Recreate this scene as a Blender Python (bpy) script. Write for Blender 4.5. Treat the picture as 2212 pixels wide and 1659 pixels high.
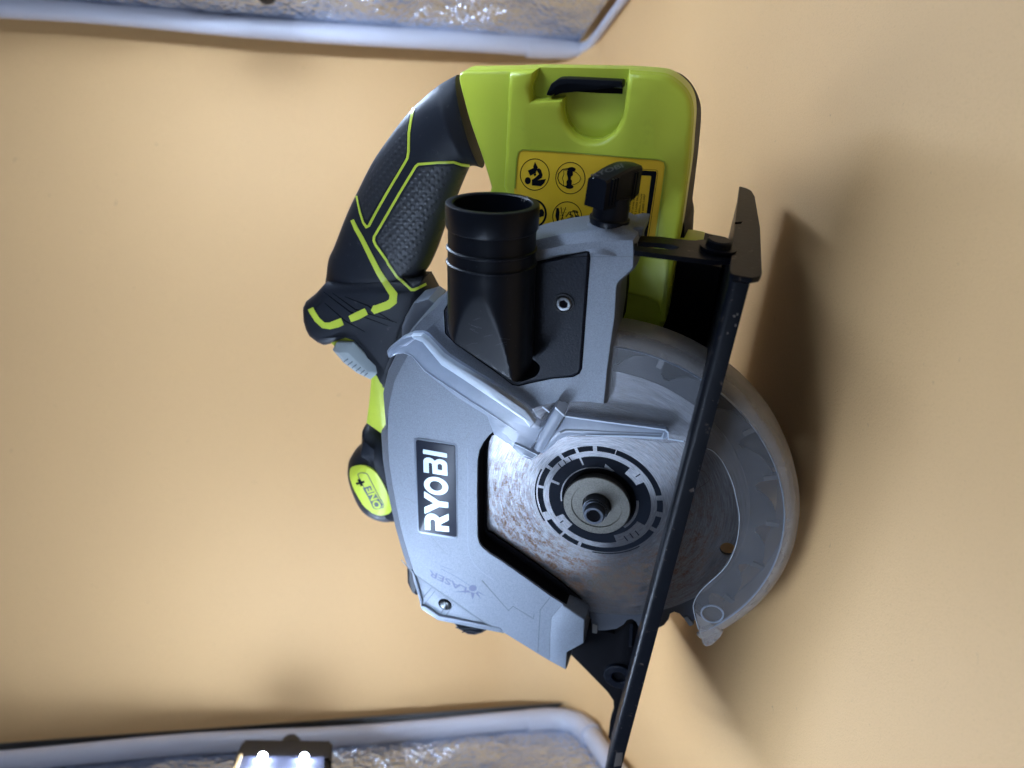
import bpy, bmesh, math, random
from mathutils import Vector, Matrix
from mathutils.bvhtree import BVHTree
from mathutils import geometry as G3
random.seed(7)
for o in list(bpy.data.objects): bpy.data.objects.remove(o)
S = bpy.context.scene
COL = S.collection
R = math.radians

# ------------------------------------------------------------------ camera
FLOOR = 0.229                     # the camera stands this high above the paper (m)
PITCH = R(11)
cam_d = bpy.data.cameras.new('camera'); cam = bpy.data.objects.new('camera', cam_d); COL.objects.link(cam)
S.camera = cam
cam_d.sensor_width = 36; cam_d.lens = 36*1900/2212
cam_d.clip_start = .01; cam_d.clip_end = 50
fw = Vector((0, math.cos(PITCH), -math.sin(PITCH)))
upv = Vector((0, math.sin(PITCH), math.cos(PITCH)))
# the phone was held upright but the picture is stored on its side: true up is image left
cx = -upv; cy = Vector((1, 0, 0)); cz = -fw          # camera x = image right, y = image up
m = Matrix((cx, cy, cz)).transposed().to_4x4(); m.translation = Vector((0, 0, FLOOR))
cam.matrix_world = m
cam_d.dof.use_dof = True; cam_d.dof.focus_distance = .425; cam_d.dof.aperture_fstop = 7.0

# ------------------------------------------------------------------ world and exposure
W = bpy.data.worlds.new('World'); S.world = W; W.use_nodes = True
bg = W.node_tree.nodes['Background']
bg.inputs[0].default_value = (.80, .88, 1.0, 1); bg.inputs[1].default_value = .18
S.view_settings.view_transform = 'Standard'; S.view_settings.look = 'None'
S.view_settings.exposure = 0; S.view_settings.gamma = 1
LED_POWER = 440.0
S.render.engine = 'CYCLES'
try:
    S.cycles.max_bounces = 10; S.cycles.transparent_max_bounces = 16
except Exception: pass

# ------------------------------------------------------------------ the saw's own frame (mm): a along the base, b up the blade, n out of the blade's face
yaw, lean = R(-29.4), R(24.3)
CEN = Vector((-.0597, .4371, -.1310))        # blade centre, from the lens
Nn = Vector((math.sin(yaw)*math.cos(lean), -math.cos(yaw)*math.cos(lean), math.sin(lean)))
Na = Vector((math.cos(yaw), math.sin(yaw), 0)); Nb = Nn.cross(Na)
F = 1900.
def ray(x, y):
    u = (829.5-y)/F; v = (1106-x)/F
    cp, sp = math.cos(PITCH), math.sin(PITCH)
    return Vector((u, cp+v*sp, v*cp-sp))
def loc(w): d = w-CEN; return Vector((d.dot(Na), d.dot(Nb), d.dot(Nn)))*1000
CAML = loc(Vector((0, 0, 0)))
def P(x, y, n=0.):
    r = ray(x, y); t = (CEN.dot(Nn)+n/1000)/r.dot(Nn); return loc(r*t)
def Pa(x, y, a):
    d = P(x, y, 0)-CAML; t = (a-CAML.x)/d.x; return CAML+d*t
def Wf(x, y, z=None, Y=None):                # world point on a horizontal or a depth plane
    r = ray(x, y); t = z/r.z if z is not None else Y/r.y
    return r*t+Vector((0, 0, FLOOR))
# measured drawings were taken from enlarged crops; these bring each back to one sheet
def crop(ox, oy, s): return lambda *p: [(ox*.5486+x*s, oy*.5486+y*s) for x, y in p]
A_ = crop(1100, 200, .2728); B_ = crop(1900, 200, .2728); C_ = crop(1100, 900, .2728); D_ = crop(1900, 900, .2728)
E_ = crop(1300, 1600, .2728); F_ = crop(1900, 1600, .2728); G_ = crop(1500, 2100, .2728); H_ = crop(2300, 2199, .2728)
s5 = crop(2500, 600, .1736); s6 = crop(2100, 1450, .1736); s7 = crop(1150, 1400, .1736); s8 = crop(1950, 550, .1736)
t3 = crop(2600, 1950, .1488); t4 = crop(1550, 2050, .1488); t1 = crop(2200, 2100, .1116); t6 = crop(1350, 1850, .0992)
def V_(*p): return list(p)

# ------------------------------------------------------------------ materials
def mat(name, col, rough=.5, metal=0, spec=.5, bump=None, speck=None, extra=None, coat=0):
    m = bpy.data.materials.new(name); m.use_nodes = True; nt = m.node_tree; N = nt.nodes; L = nt.links
    p = N['Principled BSDF']; p.inputs['Base Color'].default_value = (*col, 1)
    p.inputs['Roughness'].default_value = rough; p.inputs['Metallic'].default_value = metal
    p.inputs['Specular IOR Level'].default_value = spec; p.inputs['Coat Weight'].default_value = coat
    tc = N.new('ShaderNodeTexCoord')
    if bump:
        sc, dist, st = bump
        n = N.new('ShaderNodeTexNoise'); n.inputs['Scale'].default_value = sc; n.inputs['Detail'].default_value = 3
        L.new(tc.outputs['Object'], n.inputs['Vector'])
        b = N.new('ShaderNodeBump'); b.inputs['Distance'].default_value = dist; b.inputs['Strength'].default_value = st
        L.new(n.outputs['Fac'], b.inputs['Height']); L.new(b.outputs['Normal'], p.inputs['Normal'])
    if speck:                                 # list of (scale, lo, hi, colour, strength)
        cur = None
        for sc, lo, hi, c2, st in speck:
            n = N.new('ShaderNodeTexNoise'); n.inputs['Scale'].default_value = sc; n.inputs['Detail'].default_value = 5
            n.inputs['Roughness'].default_value = .65
            L.new(tc.outputs['Object'], n.inputs['Vector'])
            r = N.new('ShaderNodeMapRange'); r.inputs['From Min'].default_value = lo; r.inputs['From Max'].default_value = hi
            r.inputs['To Max'].default_value = st
            L.new(n.outputs['Fac'], r.inputs['Value'])
            mx = N.new('ShaderNodeMix'); mx.data_type = 'RGBA'
            L.new(r.outputs['Result'], mx.inputs['Factor'])
            if cur is None: mx.inputs['A'].default_value = (*col, 1)
            else: L.new(cur, mx.inputs['A'])
            mx.inputs['B'].default_value = (*c2, 1); cur = mx.outputs['Result']
        L.new(cur, p.inputs['Base Color'])
    return m
M = {}
M['cast'] = mat('silver_paint', (.185, .21, .25), .5, .2, bump=(2600, .0001, .35),
                speck=[(2300, .35, .65, (.10, .118, .15), .85), (18, .5, .75, (.155, .178, .215), .5)])
M['black'] = mat('black_plastic', (.0025, .003, .005), .5, spec=.07, bump=(1500, .00012, .5), speck=[(900, .66, .74, (.02, .02, .022), .5)])
M['blackgrain'] = mat('grained_black_plastic', (.005, .0075, .0145), .45, spec=.14, bump=(900, .0003, .7), speck=[(1200, .5, .7, (.022, .028, .042), .6)])
M['smooth'] = mat('smooth_black_plastic', (.0032, .0045, .008), .36, spec=.14, bump=(500, .0001, .2), speck=[(420, .70, .76, (.06, .06, .065), .5)])
M['rubber'] = mat('grey_black_rubber', (.011, .0135, .020), .5, spec=.22, bump=(1800, .0001, .5), speck=[(260, .62, .76, (.07, .072, .08), .5)])
M['green'] = mat('lime_plastic', (.48, .56, .05), .38, spec=.4, bump=(1600, .00008, .3), speck=[(60, .60, .78, (.22, .27, .03), .35)])
M['steel'] = mat('black_steel', (.0025, .0032, .0055), .38, spec=.09, bump=(400, .0002, .25),
                 speck=[(170, .63, .69, (.07, .055, .045), .8), (700, .70, .76, (.14, .12, .11), .6)])
M['brownsteel'] = M['steel']
M['flange'] = mat('dull_zinc', (.125, .12, .105), .45, .6, bump=(2500, .0001, .4), speck=[(1400, .4, .7, (.05, .047, .038), .8)])
M['chrome'] = mat('bright_screw', (.11, .115, .12), .35, .9)
M['bolt'] = mat('black_bolt', (.06, .07, .09), .4, .6)
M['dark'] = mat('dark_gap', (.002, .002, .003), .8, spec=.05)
M['greyplas'] = mat('grey_button', (.27, .31, .32), .5, bump=(1500, .0001, .3))
M['ink'] = mat('black_ink', (.004, .006, .011), .6, spec=.06)
M['yellow'] = mat('yellow_label', (.72, .47, .018), .38, bump=(600, .00005, .3), speck=[(300, .6, .8, (.5, .34, .03), .4)])
M['badge'] = mat('badge_navy', (.010, .014, .028), .35, spec=.3)
M['letters'] = mat('badge_silver', (.48, .58, .62), .35, .25)
M['tube'] = mat('white_pole', (.44, .44, .50), .38, bump=(120, .0003, .2))
M['carbide'] = mat('carbide', (.20, .20, .20), .3, .8)
M['cap'] = mat('lamp_cap', (.006, .006, .008), .6, spec=.1)
M['board'] = mat('lamp_board', (.030, .030, .045), .9, spec=.05)
M['wood'] = mat('lamp_rim', (.45, .30, .14), .5)
M['groove'] = mat('groove_grey', (.07, .085, .10), .6)
M['etch'] = mat('etched_grey', (.075, .09, .15), .5, .2)
M['scratch'] = mat('scratch_mark', (.10, .11, .13), .5)

# paper
m = mat('tan_paper', (.67, .415, .188), .62, spec=.3, bump=(1300, .0004, .5),
        speck=[(3.0, .35, .75, (.62, .385, .18), .6), (900, .52, .75, (.53, .325, .145), .55)])
M['paper'] = m
def fibres(m):
    nt = m.node_tree; N = nt.nodes; L = nt.links; p = N['Principled BSDF']
    tc = N.new('ShaderNodeTexCoord'); mp = N.new('ShaderNodeMapping'); mp.inputs['Scale'].default_value = (150, 420, 200); mp.inputs['Rotation'].default_value = (0, 0, .5)
    L.new(tc.outputs['Object'], mp.inputs[0]); n = N.new('ShaderNodeTexNoise'); n.inputs['Scale'].default_value = 1; n.inputs['Detail'].default_value = 2
    n.inputs['Distortion'].default_value = 1.2
    L.new(mp.outputs[0], n.inputs['Vector']); r = N.new('ShaderNodeMapRange'); r.inputs[1].default_value = .745; r.inputs[2].default_value = .79; r.inputs[4].default_value = .55
    L.new(n.outputs['Fac'], r.inputs[0]); mx = N.new('ShaderNodeMix'); mx.data_type = 'RGBA'; L.new(r.outputs[0], mx.inputs['Factor'])
    src = p.inputs['Base Color'].links[0].from_socket; L.new(src, mx.inputs['A']); mx.inputs['B'].default_value = (.30, .19, .10, 1); L.new(mx.outputs['Result'], p.inputs['Base Color'])
fibres(m)
# blade: concentric grinding marks, rust blooms
def blade_mat():
    m = bpy.data.materials.new('ground_steel_with_rust'); m.use_nodes = True; nt = m.node_tree; N = nt.nodes; L = nt.links
    p = N['Principled BSDF']; p.inputs['Metallic'].default_value = .9
    tc = N.new('ShaderNodeTexCoord'); sx = N.new('ShaderNodeSeparateXYZ'); L.new(tc.outputs['Object'], sx.inputs[0])
    def M2(op, a, b=None, c=None):
        n = N.new('ShaderNodeMath'); n.operation = op
        for i, v in enumerate((a, b, c)):
            if v is None: continue
            if hasattr(v, 'is_output'): L.new(v, n.inputs[i])
            else: n.inputs[i].default_value = v
        return n.outputs[0]
    r = M2('SQRT', M2('ADD', M2('MULTIPLY', sx.outputs[0], sx.outputs[0]), M2('MULTIPLY', sx.outputs[1], sx.outputs[1])))
    ang = M2('ARCTAN2', sx.outputs[1], sx.outputs[0])
    cb = N.new('ShaderNodeCombineXYZ'); L.new(M2('MULTIPLY', r, 2600.), cb.inputs[0]); L.new(M2('MULTIPLY', ang, 5.), cb.inputs[1])
    def noise(vec, sc, det=4, rough=.6):
        n = N.new('ShaderNodeTexNoise'); n.inputs['Scale'].default_value = sc; n.inputs['Detail'].default_value = det
        n.inputs['Roughness'].default_value = rough; L.new(vec, n.inputs['Vector']); return n.outputs['Fac']
    def rng(v, a, b, c=0, d=1):
        n = N.new('ShaderNodeMapRange'); n.inputs[1].default_value = a; n.inputs[2].default_value = b
        n.inputs[3].default_value = c; n.inputs[4].default_value = d; L.new(v, n.inputs[0]); return n.outputs[0]
    def mix(f, a, b):
        n = N.new('ShaderNodeMix'); n.data_type = 'RGBA'; L.new(f, n.inputs['Factor'])
        if isinstance(a, tuple): n.inputs['A'].default_value = (*a, 1)
        else: L.new(a, n.inputs['A'])
        n.inputs['B'].default_value = (*b, 1); return n.outputs['Result']
    streak = noise(cb.outputs[0], 1.0, 5, .7)
    blot = noise(tc.outputs['Object'], 55, 6, .7)
    col = mix(rng(streak, .35, .7), (.245, .25, .265), (.09, .094, .105))
    col = mix(rng(blot, .48, .72, 0, .3), col, (.12, .12, .125))
    # rust sits mostly on the lower-left of the blade and round the hub print
    fine = noise(tc.outputs['Object'], 900, 5, .8); cb2 = N.new('ShaderNodeCombineXYZ')
    L.new(M2('MULTIPLY', r, 420.), cb2.inputs[0]); L.new(M2('MULTIPLY', ang, 6.), cb2.inputs[1])
    band = noise(cb2.outputs[0], 1.0, 5, .7)
    msk = rng(sx.outputs[0], .03, -.055, 0, 1)
    ringm = M2('MULTIPLY', rng(r, .033, .042), rng(r, .074, .056))
    rm = M2('MULTIPLY', M2('MULTIPLY', rng(M2('MULTIPLY', fine, band), (.22), .38), M2('ADD', .25, M2('MULTIPLY', msk, 1.2))), M2('ADD', .3, ringm))
    rm2 = M2('MINIMUM', rm, .95)
    col = mix(rm2, col, (.11, .052, .020))
    L.new(col, p.inputs['Base Color'])
    L.new(M2('ADD', rng(streak, .3, .7, .27, .42), M2('MULTIPLY', rm2, .3)), p.inputs['Roughness'])
    L.new(M2('SUBTRACT', .92, M2('MULTIPLY', rm2, .9)), p.inputs['Metallic'])
    b = N.new('ShaderNodeBump'); b.inputs['Distance'].default_value = .00003; b.inputs['Strength'].default_value = .25
    p.inputs['Anisotropic'].default_value = .92; tg = N.new('ShaderNodeTangent'); tg.direction_type = 'RADIAL'; tg.axis = 'Z'; L.new(tg.outputs[0], p.inputs['Tangent'])
    L.new(M2('ADD', streak, M2('MULTIPLY', fine, .6)), b.inputs['Height']); L.new(b.outputs['Normal'], p.inputs['Normal'])
    return m
M['blade'] = blade_mat()
M['rimsteel'] = mat('dull_blade_rim', (.035, .039, .05), .5, .3, bump=(900, .0001, .4), speck=[(90, .5, .8, (.05, .05, .055), .6)])
# clear and frosted plastic: part of the light passes, part scatters
def frosted(name, col, pas, rough=.25, spec=.5, grime=None):
    m = bpy.data.materials.new(name); m.use_nodes = True; nt = m.node_tree; N = nt.nodes; L = nt.links
    p = N['Principled BSDF']; p.inputs['Base Color'].default_value = (*col, 1); p.inputs['Roughness'].default_value = rough
    p.inputs['Specular IOR Level'].default_value = spec
    tr = N.new('ShaderNodeBsdfTransparent'); tr.inputs[0].default_value = (.97, .97, .98, 1)
    mx = N.new('ShaderNodeMixShader'); out = N['Material Output']
    tc = N.new('ShaderNodeTexCoord'); n = N.new('ShaderNodeTexNoise'); n.inputs['Scale'].default_value = 45; n.inputs['Detail'].default_value = 7
    n.inputs['Roughness'].default_value = .7
    L.new(tc.outputs['Object'], n.inputs['Vector'])
    r = N.new('ShaderNodeMapRange'); r.inputs[1].default_value = .3; r.inputs[2].default_value = .75
    r.inputs[3].default_value = min(1, 1-pas-.07); r.inputs[4].default_value = min(1, 1-pas+.10); L.new(n.outputs['Fac'], r.inputs[0])
    lw = N.new('ShaderNodeLayerWeight'); lw.inputs[0].default_value = .35
    ad = N.new('ShaderNodeMath'); ad.operation = 'MULTIPLY_ADD'; L.new(lw.outputs['Facing'], ad.inputs[0]); ad.inputs[1].default_value = .30
    L.new(r.outputs[0], ad.inputs[2]); ad.use_clamp = True
    L.new(ad.outputs[0], mx.inputs[0]); L.new(tr.outputs[0], mx.inputs[1]); L.new(p.outputs[0], mx.inputs[2]); L.new(mx.outputs[0], out.inputs['Surface'])
    bp = N.new('ShaderNodeBump'); bp.inputs['Distance'].default_value = .0002; bp.inputs['Strength'].default_value = .25
    L.new(n.outputs['Fac'], bp.inputs['Height']); L.new(bp.outputs['Normal'], p.inputs['Normal'])
    return m
M['frost'] = frosted('frosted_plastic', (.24, .25, .27), .82, .3)
M['frostrim'] = frosted('frosted_rim', (.40, .385, .38), .64, .3)
M['clear'] = frosted('clear_lever_plastic', (.34, .40, .50), .50, .28, .5)
M['clearedge'] = frosted('clear_lever_edge', (.50, .58, .68), .18, .28, .5)
# crinkled silver lining of the tent
def silver():
    m = bpy.data.materials.new('crinkled_silver_foil'); m.use_nodes = True; nt = m.node_tree; N = nt.nodes; L = nt.links
    p = N['Principled BSDF']; p.inputs['Base Color'].default_value = (.60, .655, .76, 1); p.inputs['Metallic'].default_value = 1
    p.inputs['Roughness'].default_value = .19
    tc = N.new('ShaderNodeTexCoord'); v = N.new('ShaderNodeTexVoronoi'); v.inputs['Scale'].default_value = 240
    L.new(tc.outputs['Object'], v.inputs['Vector'])
    n = N.new('ShaderNodeTexNoise'); n.inputs['Scale'].default_value = 9; n.inputs['Detail'].default_value = 3; L.new(tc.outputs['Object'], n.inputs['Vector'])
    b1 = N.new('ShaderNodeBump'); b1.inputs['Distance'].default_value = .06; b1.inputs['Strength'].default_value = .5; L.new(n.outputs['Fac'], b1.inputs['Height'])
    b2 = N.new('ShaderNodeBump'); b2.inputs['Distance'].default_value = .0018; b2.inputs['Strength'].default_value = .9
    L.new(v.outputs['Distance'], b2.inputs['Height']); L.new(b1.outputs['Normal'], b2.inputs['Normal']); L.new(b2.outputs['Normal'], p.inputs['Normal'])
    return m
M['silver'] = silver(); M['hem'] = mat('grey_hem', (.16, .155, .15), .5, .3, bump=(120, .002, .6))
m = bpy.data.materials.new('led_glow'); m.use_nodes = True
nt = m.node_tree; nt.nodes.remove(nt.nodes['Principled BSDF']); e = nt.nodes.new('ShaderNodeEmission')
e.inputs[0].default_value = (.60, .755, 1.0, 1); e.inputs[1].default_value = LED_POWER; nt.links.new(e.outputs[0], nt.nodes['Material Output'].inputs[0])
M['led'] = m
m2 = m.copy(); m2.name = 'led_glow_dimmer'; m2.node_tree.nodes['Emission'].inputs[1].default_value = LED_POWER*.72; M['led_dim'] = m2
m3 = m.copy(); m3.name = 'led_glow_bright'; m3.node_tree.nodes['Emission'].inputs[1].default_value = LED_POWER*1.9; M['led_hot'] = m3

# ------------------------------------------------------------------ mesh helpers (saw frame in mm)
MM = .001
def link(name, me, material, parent=None, sharp=32, label=None):
    for p in me.polygons: p.use_smooth = True
    me.set_sharp_from_angle(angle=R(sharp))
    if material: me.materials.append(M[material])
    o = bpy.data.objects.new(name, me); COL.objects.link(o)
    if parent: o.parent = parent
    if label: o['label'] = label
    return o
def bm_obj(name, bm, material, parent=None, sharp=32, scale=MM, recalc=True, label=None):
    if recalc: bmesh.ops.recalc_face_normals(bm, faces=bm.faces)
    bmesh.ops.scale(bm, vec=(scale,)*3, verts=bm.verts)
    me = bpy.data.meshes.new(name); bm.to_mesh(me); bm.free()
    return link(name, me, material, parent, sharp, label)
def poly(px, n): return [tuple(P(x, y, n)[:2]) for x, y in px]
def catmull(pts, k=6, closed=True):
    out = []; N = len(pts)
    rngi = range(N) if closed else range(N-1)
    for i in rngi:
        if closed: p0, p1, p2, p3 = (Vector(pts[(i+j) % N]) for j in (-1, 0, 1, 2))
        else: p0, p1, p2, p3 = (Vector(pts[min(max(i+j, 0), N-1)]) for j in (-1, 0, 1, 2))
        for s in range(k):
            t = s/k
            out.append(tuple(.5*((2*p1)+(-p0+p2)*t+(2*p0-5*p1+4*p2-p3)*t*t+(-p0+3*p1-3*p2+p3)*t**3)))
    if not closed: out.append(tuple(pts[-1]))
    return out
def rnd(pts, r, k=4):                          # round every corner of a closed outline
    out = []; N = len(pts)
    for i in range(N):
        p = Vector(pts[i]); a = Vector(pts[i-1]); b = Vector(pts[(i+1) % N])
        rr = min(r, (a-p).length*.45, (b-p).length*.45)
        q0 = p+(a-p).normalized()*rr; q1 = p+(b-p).normalized()*rr
        for s in range(k+1):
            t = s/k; out.append(tuple(q0*(1-t)**2+p*2*t*(1-t)+q1*t*t))
    return out
def area(p): return .5*sum(p[i-1][0]*p[i][1]-p[i][0]*p[i-1][1] for i in range(len(p)))
def offs(pts, w):
    """outward miter normals of a closed outline"""
    N = len(pts); sgn = 1 if area(pts) > 0 else -1; out = []
    for i in range(N):
        p = Vector(pts[i]); d1 = (p-Vector(pts[i-1])); d2 = (Vector(pts[(i+1) % N])-p)
        if d1.length < 1e-6: d1 = d2
        if d2.length < 1e-6: d2 = d1
        d1.normalize(); d2.normalize()
        n1 = Vector((d1.y, -d1.x))*sgn; n2 = Vector((d2.y, -d2.x))*sgn
        mv = n1+n2
        if mv.length < 1e-3: mv = n1
        mv.normalize(); k = 1/max(.5, mv.dot(n1)); out.append(mv*k*(w[i] if w else 1))
    return out
def prism(name, pts, prof, material, parent=None, w=None, sharp=32, bm=None, label=None):
    """outline (a,b) pulled through [(n, outward offset), ...]"""
    own = bm is None
    if own: bm = bmesh.new()
    nr = offs(pts, w); rings = []
    for n, of in prof:
        rings.append([bm.verts.new((p[0]+v.x*of, p[1]+v.y*of, n)) for p, v in zip(pts, nr)])
    N = len(pts)
    for r0, r1 in zip(rings, rings[1:]):
        for i in range(N):
            bm.faces.new((r0[i-1], r0[i], r1[i], r1[i-1]))
    fs = [bm.faces.new(rings[0]), bm.faces.new(rings[-1])]
    bmesh.ops.triangulate(bm, faces=fs, ngon_method='EAR_CLIP')
    if own: return bm_obj(name, bm, material, parent, sharp, label=label)
def slab(name, px, n0, n1, material, parent=None, bev=.5, **k):
    """outline read at height n1, going straight back to n0, with a small rounded edge"""
    pts = poly(px, n1)
    return prism(name, pts, [(n1, -bev), (n1-bev*.3, -bev*.3), (n1-bev, 0), (n0, 0)], material, parent, **k)
def holed(name, outer, holes, n0, n1, material, parent=None, bev=0, sharp=32):
    cu = bpy.data.curves.new(name, 'CURVE'); cu.dimensions = '2D'; cu.fill_mode = 'BOTH'
    for pl in [outer]+holes:
        s = cu.splines.new('POLY'); s.points.add(len(pl)-1); s.use_cyclic_u = True
        for q, p in zip(s.points, pl): q.co = (p[0], p[1], 0, 1)
    cu.extrude = (n1-n0)/2-bev; cu.bevel_depth = bev; cu.bevel_resolution = 1
    o = bpy.data.objects.new('tmp', cu); COL.objects.link(o)
    dg = bpy.context.evaluated_depsgraph_get(); me = bpy.data.meshes.new_from_object(o.evaluated_get(dg))
    bpy.data.objects.remove(o); bpy.data.curves.remove(cu)
    me.transform(Matrix.Translation((0, 0, (n0+n1)/2))); me.transform(Matrix.Scale(MM, 4))
    me.name = name; me.materials.clear()
    return link(name, me, material, parent, sharp)
def circ(cx, cy, r, k=32, a0=0, a1=2*math.pi, end=False):
    return [(cx+r*math.cos(a0+(a1-a0)*i/k), cy+r*math.sin(a0+(a1-a0)*i/k)) for i in range(k+(1 if end else 0))]
def sector(r0, r1, a0, a1, k=24):
    return circ(0, 0, r1, k, a0, a1, True)+circ(0, 0, r0, k, a1, a0, True)
def lathe(name, prof, c, ax, material, parent=None, k=40, sharp=32, flat=None, bm=None):
    """prof [(height, radius)] turned about axis ax through c; flat(v)->v may reshape"""
    own = bm is None
    if own: bm = bmesh.new()
    ax = Vector(ax).normalized(); u = ax.orthogonal().normalized(); v = ax.cross(u); c = Vector(c); rings = []
    for h, r in prof:
        rr = []
        for i in range(k):
            t = 2*math.pi*i/k; q = c+ax*h+(u*math.cos(t)+v*math.sin(t))*r
            rr.append(bm.verts.new(flat(q) if flat else q))
        rings.append(rr)
    for r0, r1 in zip(rings, rings[1:]):
        for i in range(k): bm.faces.new((r0[i-1], r0[i], r1[i], r1[i-1]))
    if prof[0][1] > 1e-4: bm.faces.new(rings[0])
    if prof[-1][1] > 1e-4: bm.faces.new(rings[-1])
    if own: return bm_obj(name, bm, material, parent, sharp)
def box(bm, lo, hi, mat4=None):
    r = bmesh.ops.create_cube(bm, size=1)
    for v in r['verts']:
        v.co = Vector([(lo[i]+hi[i])/2+v.co[i]*(hi[i]-lo[i]) for i in range(3)])
        if mat4: v.co = mat4 @ v.co
def bvh_of(*objs):
    vs = []; ps = []
    for o in objs:
        k = len(vs); vs += [v.co*1000 for v in o.data.vertices]; ps += [[k+i for i in p.vertices] for p in o.data.polygons]
    return BVHTree.FromPolygons(vs, ps)
def cast(bv, x, y, h=0.):
    d = (P(x, y, 0)-CAML).normalized(); hit = bv.ray_cast(CAML, d)
    if hit[0] is None: return None
    nn = hit[1]
    if nn.dot(d) > 0: nn = -nn
    return hit[0]+nn*h
def resample(px, step):
    out = [px[0]]
    for a, b in zip(px, px[1:]):
        L = math.hypot(b[0]-a[0], b[1]-a[1]); k = max(1, int(L/step))
        out += [(a[0]+(b[0]-a[0])*i/k, a[1]+(b[1]-a[1])*i/k) for i in range(1, k+1)]
    return out
def ribbon(name, px, w, material, parent=None, n=0, h=.3, bv=None, step=5, close=False):
    """a raised line laid on a plane (n) or over a curved part (bv)"""
    ws = w if isinstance(w, (list, tuple)) else [w]*len(px)
    if close: px = px+[px[0]]; ws = list(ws)+[ws[0]]
    pts = []; wid = []
    for i, (a, b) in enumerate(zip(px, px[1:])):
        L = math.hypot(b[0]-a[0], b[1]-a[1]); k = max(1, int(L/step))
        for s in range(k): pts.append((a[0]+(b[0]-a[0])*s/k, a[1]+(b[1]-a[1])*s/k)); wid.append(ws[i]+(ws[i+1]-ws[i])*s/k)
    pts.append(px[-1]); wid.append(ws[-1])
    bm = bmesh.new(); rows = []
    for i, p in enumerate(pts):
        a = pts[max(i-1, 0)]; b = pts[min(i+1, len(pts)-1)]
        if close and i in (0, len(pts)-1): a = pts[-2]; b = pts[1]
        d = Vector((b[0]-a[0], b[1]-a[1]))
        if d.length < 1e-6: continue
        d.normalize(); nx = Vector((-d.y, d.x))*wid[i]/2
        k = 1
        if 0 < i < len(pts)-1:
            e = Vector((p[0]-a[0], p[1]-a[1]))
            if e.length > 1e-6: k = 1/max(.6, abs(e.normalized().dot(d)))
        row = []
        for sg, hh in ((1, -.15), (1, h), (-1, h), (-1, -.15)):
            x = p[0]+nx.x*k*sg; y = p[1]+nx.y*k*sg
            q = cast(bv, x, y, hh) if bv else P(x, y, n+hh)
            row.append(q)
        if any(q is None for q in row):
            rows.append(None); continue
        rows.append([bm.verts.new(q) for q in row])
    for r0, r1 in zip(rows, rows[1:]):
        if r0 is None or r1 is None: continue
        for i in range(4): bm.faces.new((r0[i-1], r0[i], r1[i], r1[i-1]))
    for r in (rows[0], rows[-1]):
        if r and not close: bm.faces.new(r)
    return bm_obj(name, bm, material, parent, 50)
def patch(name, px, bv, h, material, parent=None, step=4, sharp=40):
    """a thin skin following a curved part inside an outline"""
    vs = [Vector(p) for p in px]; E = [(i, (i+1) % len(px)) for i in range(len(px))]
    x0, x1 = min(p[0] for p in px), max(p[0] for p in px); y0, y1 = min(p[1] for p in px), max(p[1] for p in px)
    x = x0+step/2
    while x < x1:
        y = y0+step/2
        while y < y1: vs.append(Vector((x, y))); y += step
        x += step
    r = G3.delaunay_2d_cdt(vs, E, [list(range(len(px)))], 1, 1e-4)
    bm = bmesh.new(); vm = []
    for p in r[0]:
        q = cast(bv, p.x, p.y, h); vm.append(bm.verts.new(q) if q else None)
    for f in r[2]:
        if all(vm[i] is not None for i in f):
            try: bm.faces.new([vm[i] for i in f])
            except ValueError: pass
    for v in [v for v in bm.verts if not v.link_faces]: bm.verts.remove(v)
    for f in bm.faces:
        f.normal_update()
        if f.normal.dot(f.calc_center_median()-CAML) > 0: f.normal_flip()
    return bm_obj(name, bm, material, parent, sharp, recalc=False)
def text_mesh(s, bold=0.):
    cu = bpy.data.curves.new('t', 'FONT'); cu.body = s; cu.size = 1; cu.offset = bold; cu.resolution_u = 3
    o = bpy.data.objects.new('t', cu); COL.objects.link(o)
    dg = bpy.context.evaluated_depsgraph_get(); me = bpy.data.meshes.new_from_object(o.evaluated_get(dg))
    bpy.data.objects.remove(o); bpy.data.curves.remove(cu); return me
def text(name, s, o, e, hgt, n, material, parent=None, bold=0., bv=None, h=.12, stretch=True, up=None):
    """flat lettering whose baseline runs from o to e (sheet units), capital height hgt"""
    me = text_mesh(s, bold); xs = [v.co.x for v in me.vertices]; x0, x1 = min(xs), max(xs)
    d = Vector((e[0]-o[0], e[1]-o[1])); L = d.length; d.normalize()
    u = Vector(up).normalized() if up else Vector((d.y, -d.x))
    ch = .72
    for v in me.vertices:
        s_ = (v.co.x-x0)/(x1-x0)*L; t = v.co.y/ch*hgt
        x = o[0]+d.x*s_+u.x*t; y = o[1]+d.y*s_+u.y*t
        q = cast(bv, x, y, h) if bv else P(x, y, n+h)
        v.co = (q if q else P(x, y, n))*MM
    me.update(); me.materials.clear()
    if me.polygons:
        if sum((p.normal.dot(p.center*1000-CAML)) > 0 for p in me.polygons) > len(me.polygons)/2: me.flip_normals()
    return link(name, me, material, parent, 60)
def flatpoly(bm, px, n, h=.1):
    """closed printed shape on a plane, added to bm"""
    vs = [bm.verts.new(P(x, y, n+h)) for x, y in px]
    f = bm.faces.new(vs); bmesh.ops.triangulate(bm, faces=[f], ngon_method='EAR_CLIP')
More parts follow.
